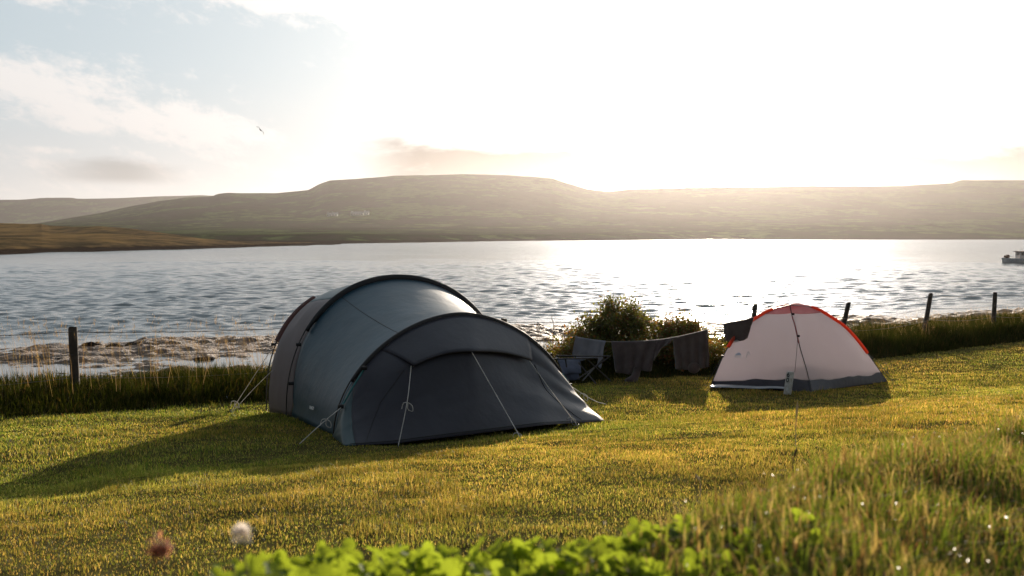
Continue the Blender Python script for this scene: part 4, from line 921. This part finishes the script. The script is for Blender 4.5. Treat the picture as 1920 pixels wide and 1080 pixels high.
mb = MB(); mb.box((cbx + .55, BD, .85), (1.1, 1.1, .95)); cbn = mb.build('wheelhouse', MT['cabin'], bo, False)
mb = MB(); mb.box((cbx + .5, BD, 1.36), (1.45, 1.3, .07)); mb.build('roof', MT['rust'], cbn, False)
for c_, d_ in (((cbx + .28, BD - .56, 1.08), (.3, .02, .32)), ((cbx + .8, BD - .56, 1.08), (.42, .02, .32)), ((cbx - .005, BD, 1.08), (.02, .8, .32))): mb = MB(); mb.box(c_, d_); mb.build('window', MT['glass'], cbn, False)
mb = MB(); mb.tube([(bx0 + .35, BD, .4), (bx0 + .35, BD, .9), (bx0 + .5, BD, .98)], .05, 6); mb.tube([(bx0 + .1, BD - .3, .75), (bx0 + .75, BD + .2, .78)], [.16, .2], 8); mb.build('winch', MT['rust'], bo)
mb = MB(); mb.tube([(cbx + .9, BD, 1.3), (cbx + .9, BD, 2.0)], .025, 5); mb.build('mast', MT['pole'], bo)
mb = MB()
for q in range(6): mb.tube([(bx0 + .5 + q * .25, BD - .6, .5), (bx0 + .5 + q * .25, BD - .6, .8)], .015, 4)
mb.tube([(bx0 + .5, BD - .6, .8), (bx0 + 1.75, BD - .6, .8)], .015, 4); mb.build('railing', MT['hull'], bo)

hv = np.array([v.co[:] for v in bpy.data.objects['hills'].data.vertices]); hq = np.stack([960 + F * hv[:, 0] / np.maximum(hv[:, 1], 1), HZ - F * (hv[:, 2] - EYE) / np.maximum(hv[:, 1], 1)], 1)
def hillpt(px, py):
    k = np.where((np.abs(hq[:, 0] - px) < 4) & (hv[:, 1] < 2200))[0]; return hv[k[np.argmin(np.abs(hq[k, 1] - py))]]
def cottage(px, py, wpx, hpx, label, parts):
    b = hillpt(px, py); sc = b[1] / F; W = wpx * sc; Hh = hpx * sc; r_ = thing('cottage', label, 'house', (b[0], b[1], b[2] - .5), 'white cottages on the far hillside')
    for (o0, o1, hk) in parts:
        x0 = b[0] + (o0 - .5) * W; x1 = b[0] + (o1 - .5) * W; dp = 5.0; y0 = b[1] - dp - 1; y1 = b[1] - 1; zb = b[2] - 2.5; ze = b[2] + Hh * hk
        mb = MB(); mb.box(((x0 + x1) / 2, (y0 + y1) / 2, (zb + ze) / 2), (x1 - x0, dp, ze - zb)); ym = (y0 + y1) / 2
        mb.add([(x0 + .01, y0, ze), (x0 + .01, y1, ze), (x0 + .01, ym, ze + 2.1), (x1 - .01, y0, ze), (x1 - .01, y1, ze), (x1 - .01, ym, ze + 2.1)], [(0, 1, 2), (3, 5, 4)])
        wl = mb.build('wall', MT['wall'], r_, False)
        mb = MB(); mb.add([(x0 - .3, y0 - .3, ze - .15), (x0 - .3, ym, ze + 2.2), (x0 - .3, y1 + .3, ze - .15), (x1 + .3, y0 - .3, ze - .15), (x1 + .3, ym, ze + 2.2), (x1 + .3, y1 + .3, ze - .15)], [(0, 3, 4, 1), (1, 4, 5, 2)]); rf = mb.build('roof', MT['slate'], r_, False); solid(rf, .2)
        mb = MB(); mb.box((x0 + .8, ym, ze + 2.5), (.9, .8, 1.4)); mb.build('chimney', MT['wall'], rf, False)
        nwin = max(2, int((x1 - x0) / 3))
        for q in range(nwin): mb = MB(); mb.box((x0 + (q + .5) * (x1 - x0) / nwin, y0 - .01, ze - 1.2), (.9, .06, 1.1)); mb.build('window', MT['glass'], wl, False)
cottage(624, 405, 19, 3.2, 'pair of small white cottages, left group on the far hillside', [(0, .42, .8), (.46, 1, 1.0)])
cottage(678, 403, 33, 3.4, 'long low white cottage row, right group on the far hillside', [(0, .68, .9), (.74, 1, 1.35)])

# gull
gp = at(488.5, 244, 95.0)
B_ = MB(); B_.tube([gp + np.array(v) * .95 for v in ((-.10, -.02, .12), (-.05, 0, .06), (0, 0, 0), (.07, 0, -.05), (.16, 0, -.10))], [.02, .05, .06, .045, .01], 8)
bird = B_.build('seabird', MT['bird']); tag(bird, 'gull gliding with bent wings high over the loch', 'bird')
def wing(pts, name):
    V = []; 
    for (x_, z_, c_) in pts: V += [gp + [x_, -c_ / 2, z_ + .01], gp + [x_, 0, z_ + .03], gp + [x_, c_ / 2, z_]]
    return solid(obj(name, V, grid_faces(len(pts), 3), MT['bird'], bird), .012)
wing([(-.03, .04, .18), (-.10, .20, .20), (-.16, .26, .16), (-.30, .30, .10), (-.40, .29, .03)], 'wing'); wing([(.03, -.03, .18), (.18, -.12, .20), (.26, -.22, .16), (.30, -.36, .10), (.30, -.46, .03)], 'wing')

# ------------------------------------------------------------------ haze
hz_ = MB(); hz_.box((0, 1500, 115), (13000, 12000, 240)); ho = hz_.build('haze', None, None, False); tag(ho, 'pale evening haze over the loch', 'haze', kind='stuff')
hm = bpy.data.materials.new('haze_air'); hm.use_nodes = True; t = hm.node_tree; t.nodes.clear(); pv = t.nodes.new('ShaderNodeVolumePrincipled'); om = t.nodes.new('ShaderNodeOutputMaterial')
pv.inputs['Color'].default_value = (.95, .91, .90, 1); pv.inputs['Density'].default_value = .000052; pv.inputs['Anisotropy'].default_value = .72; t.links.new(pv.outputs[0], om.inputs['Volume']); ho.data.materials.append(hm)
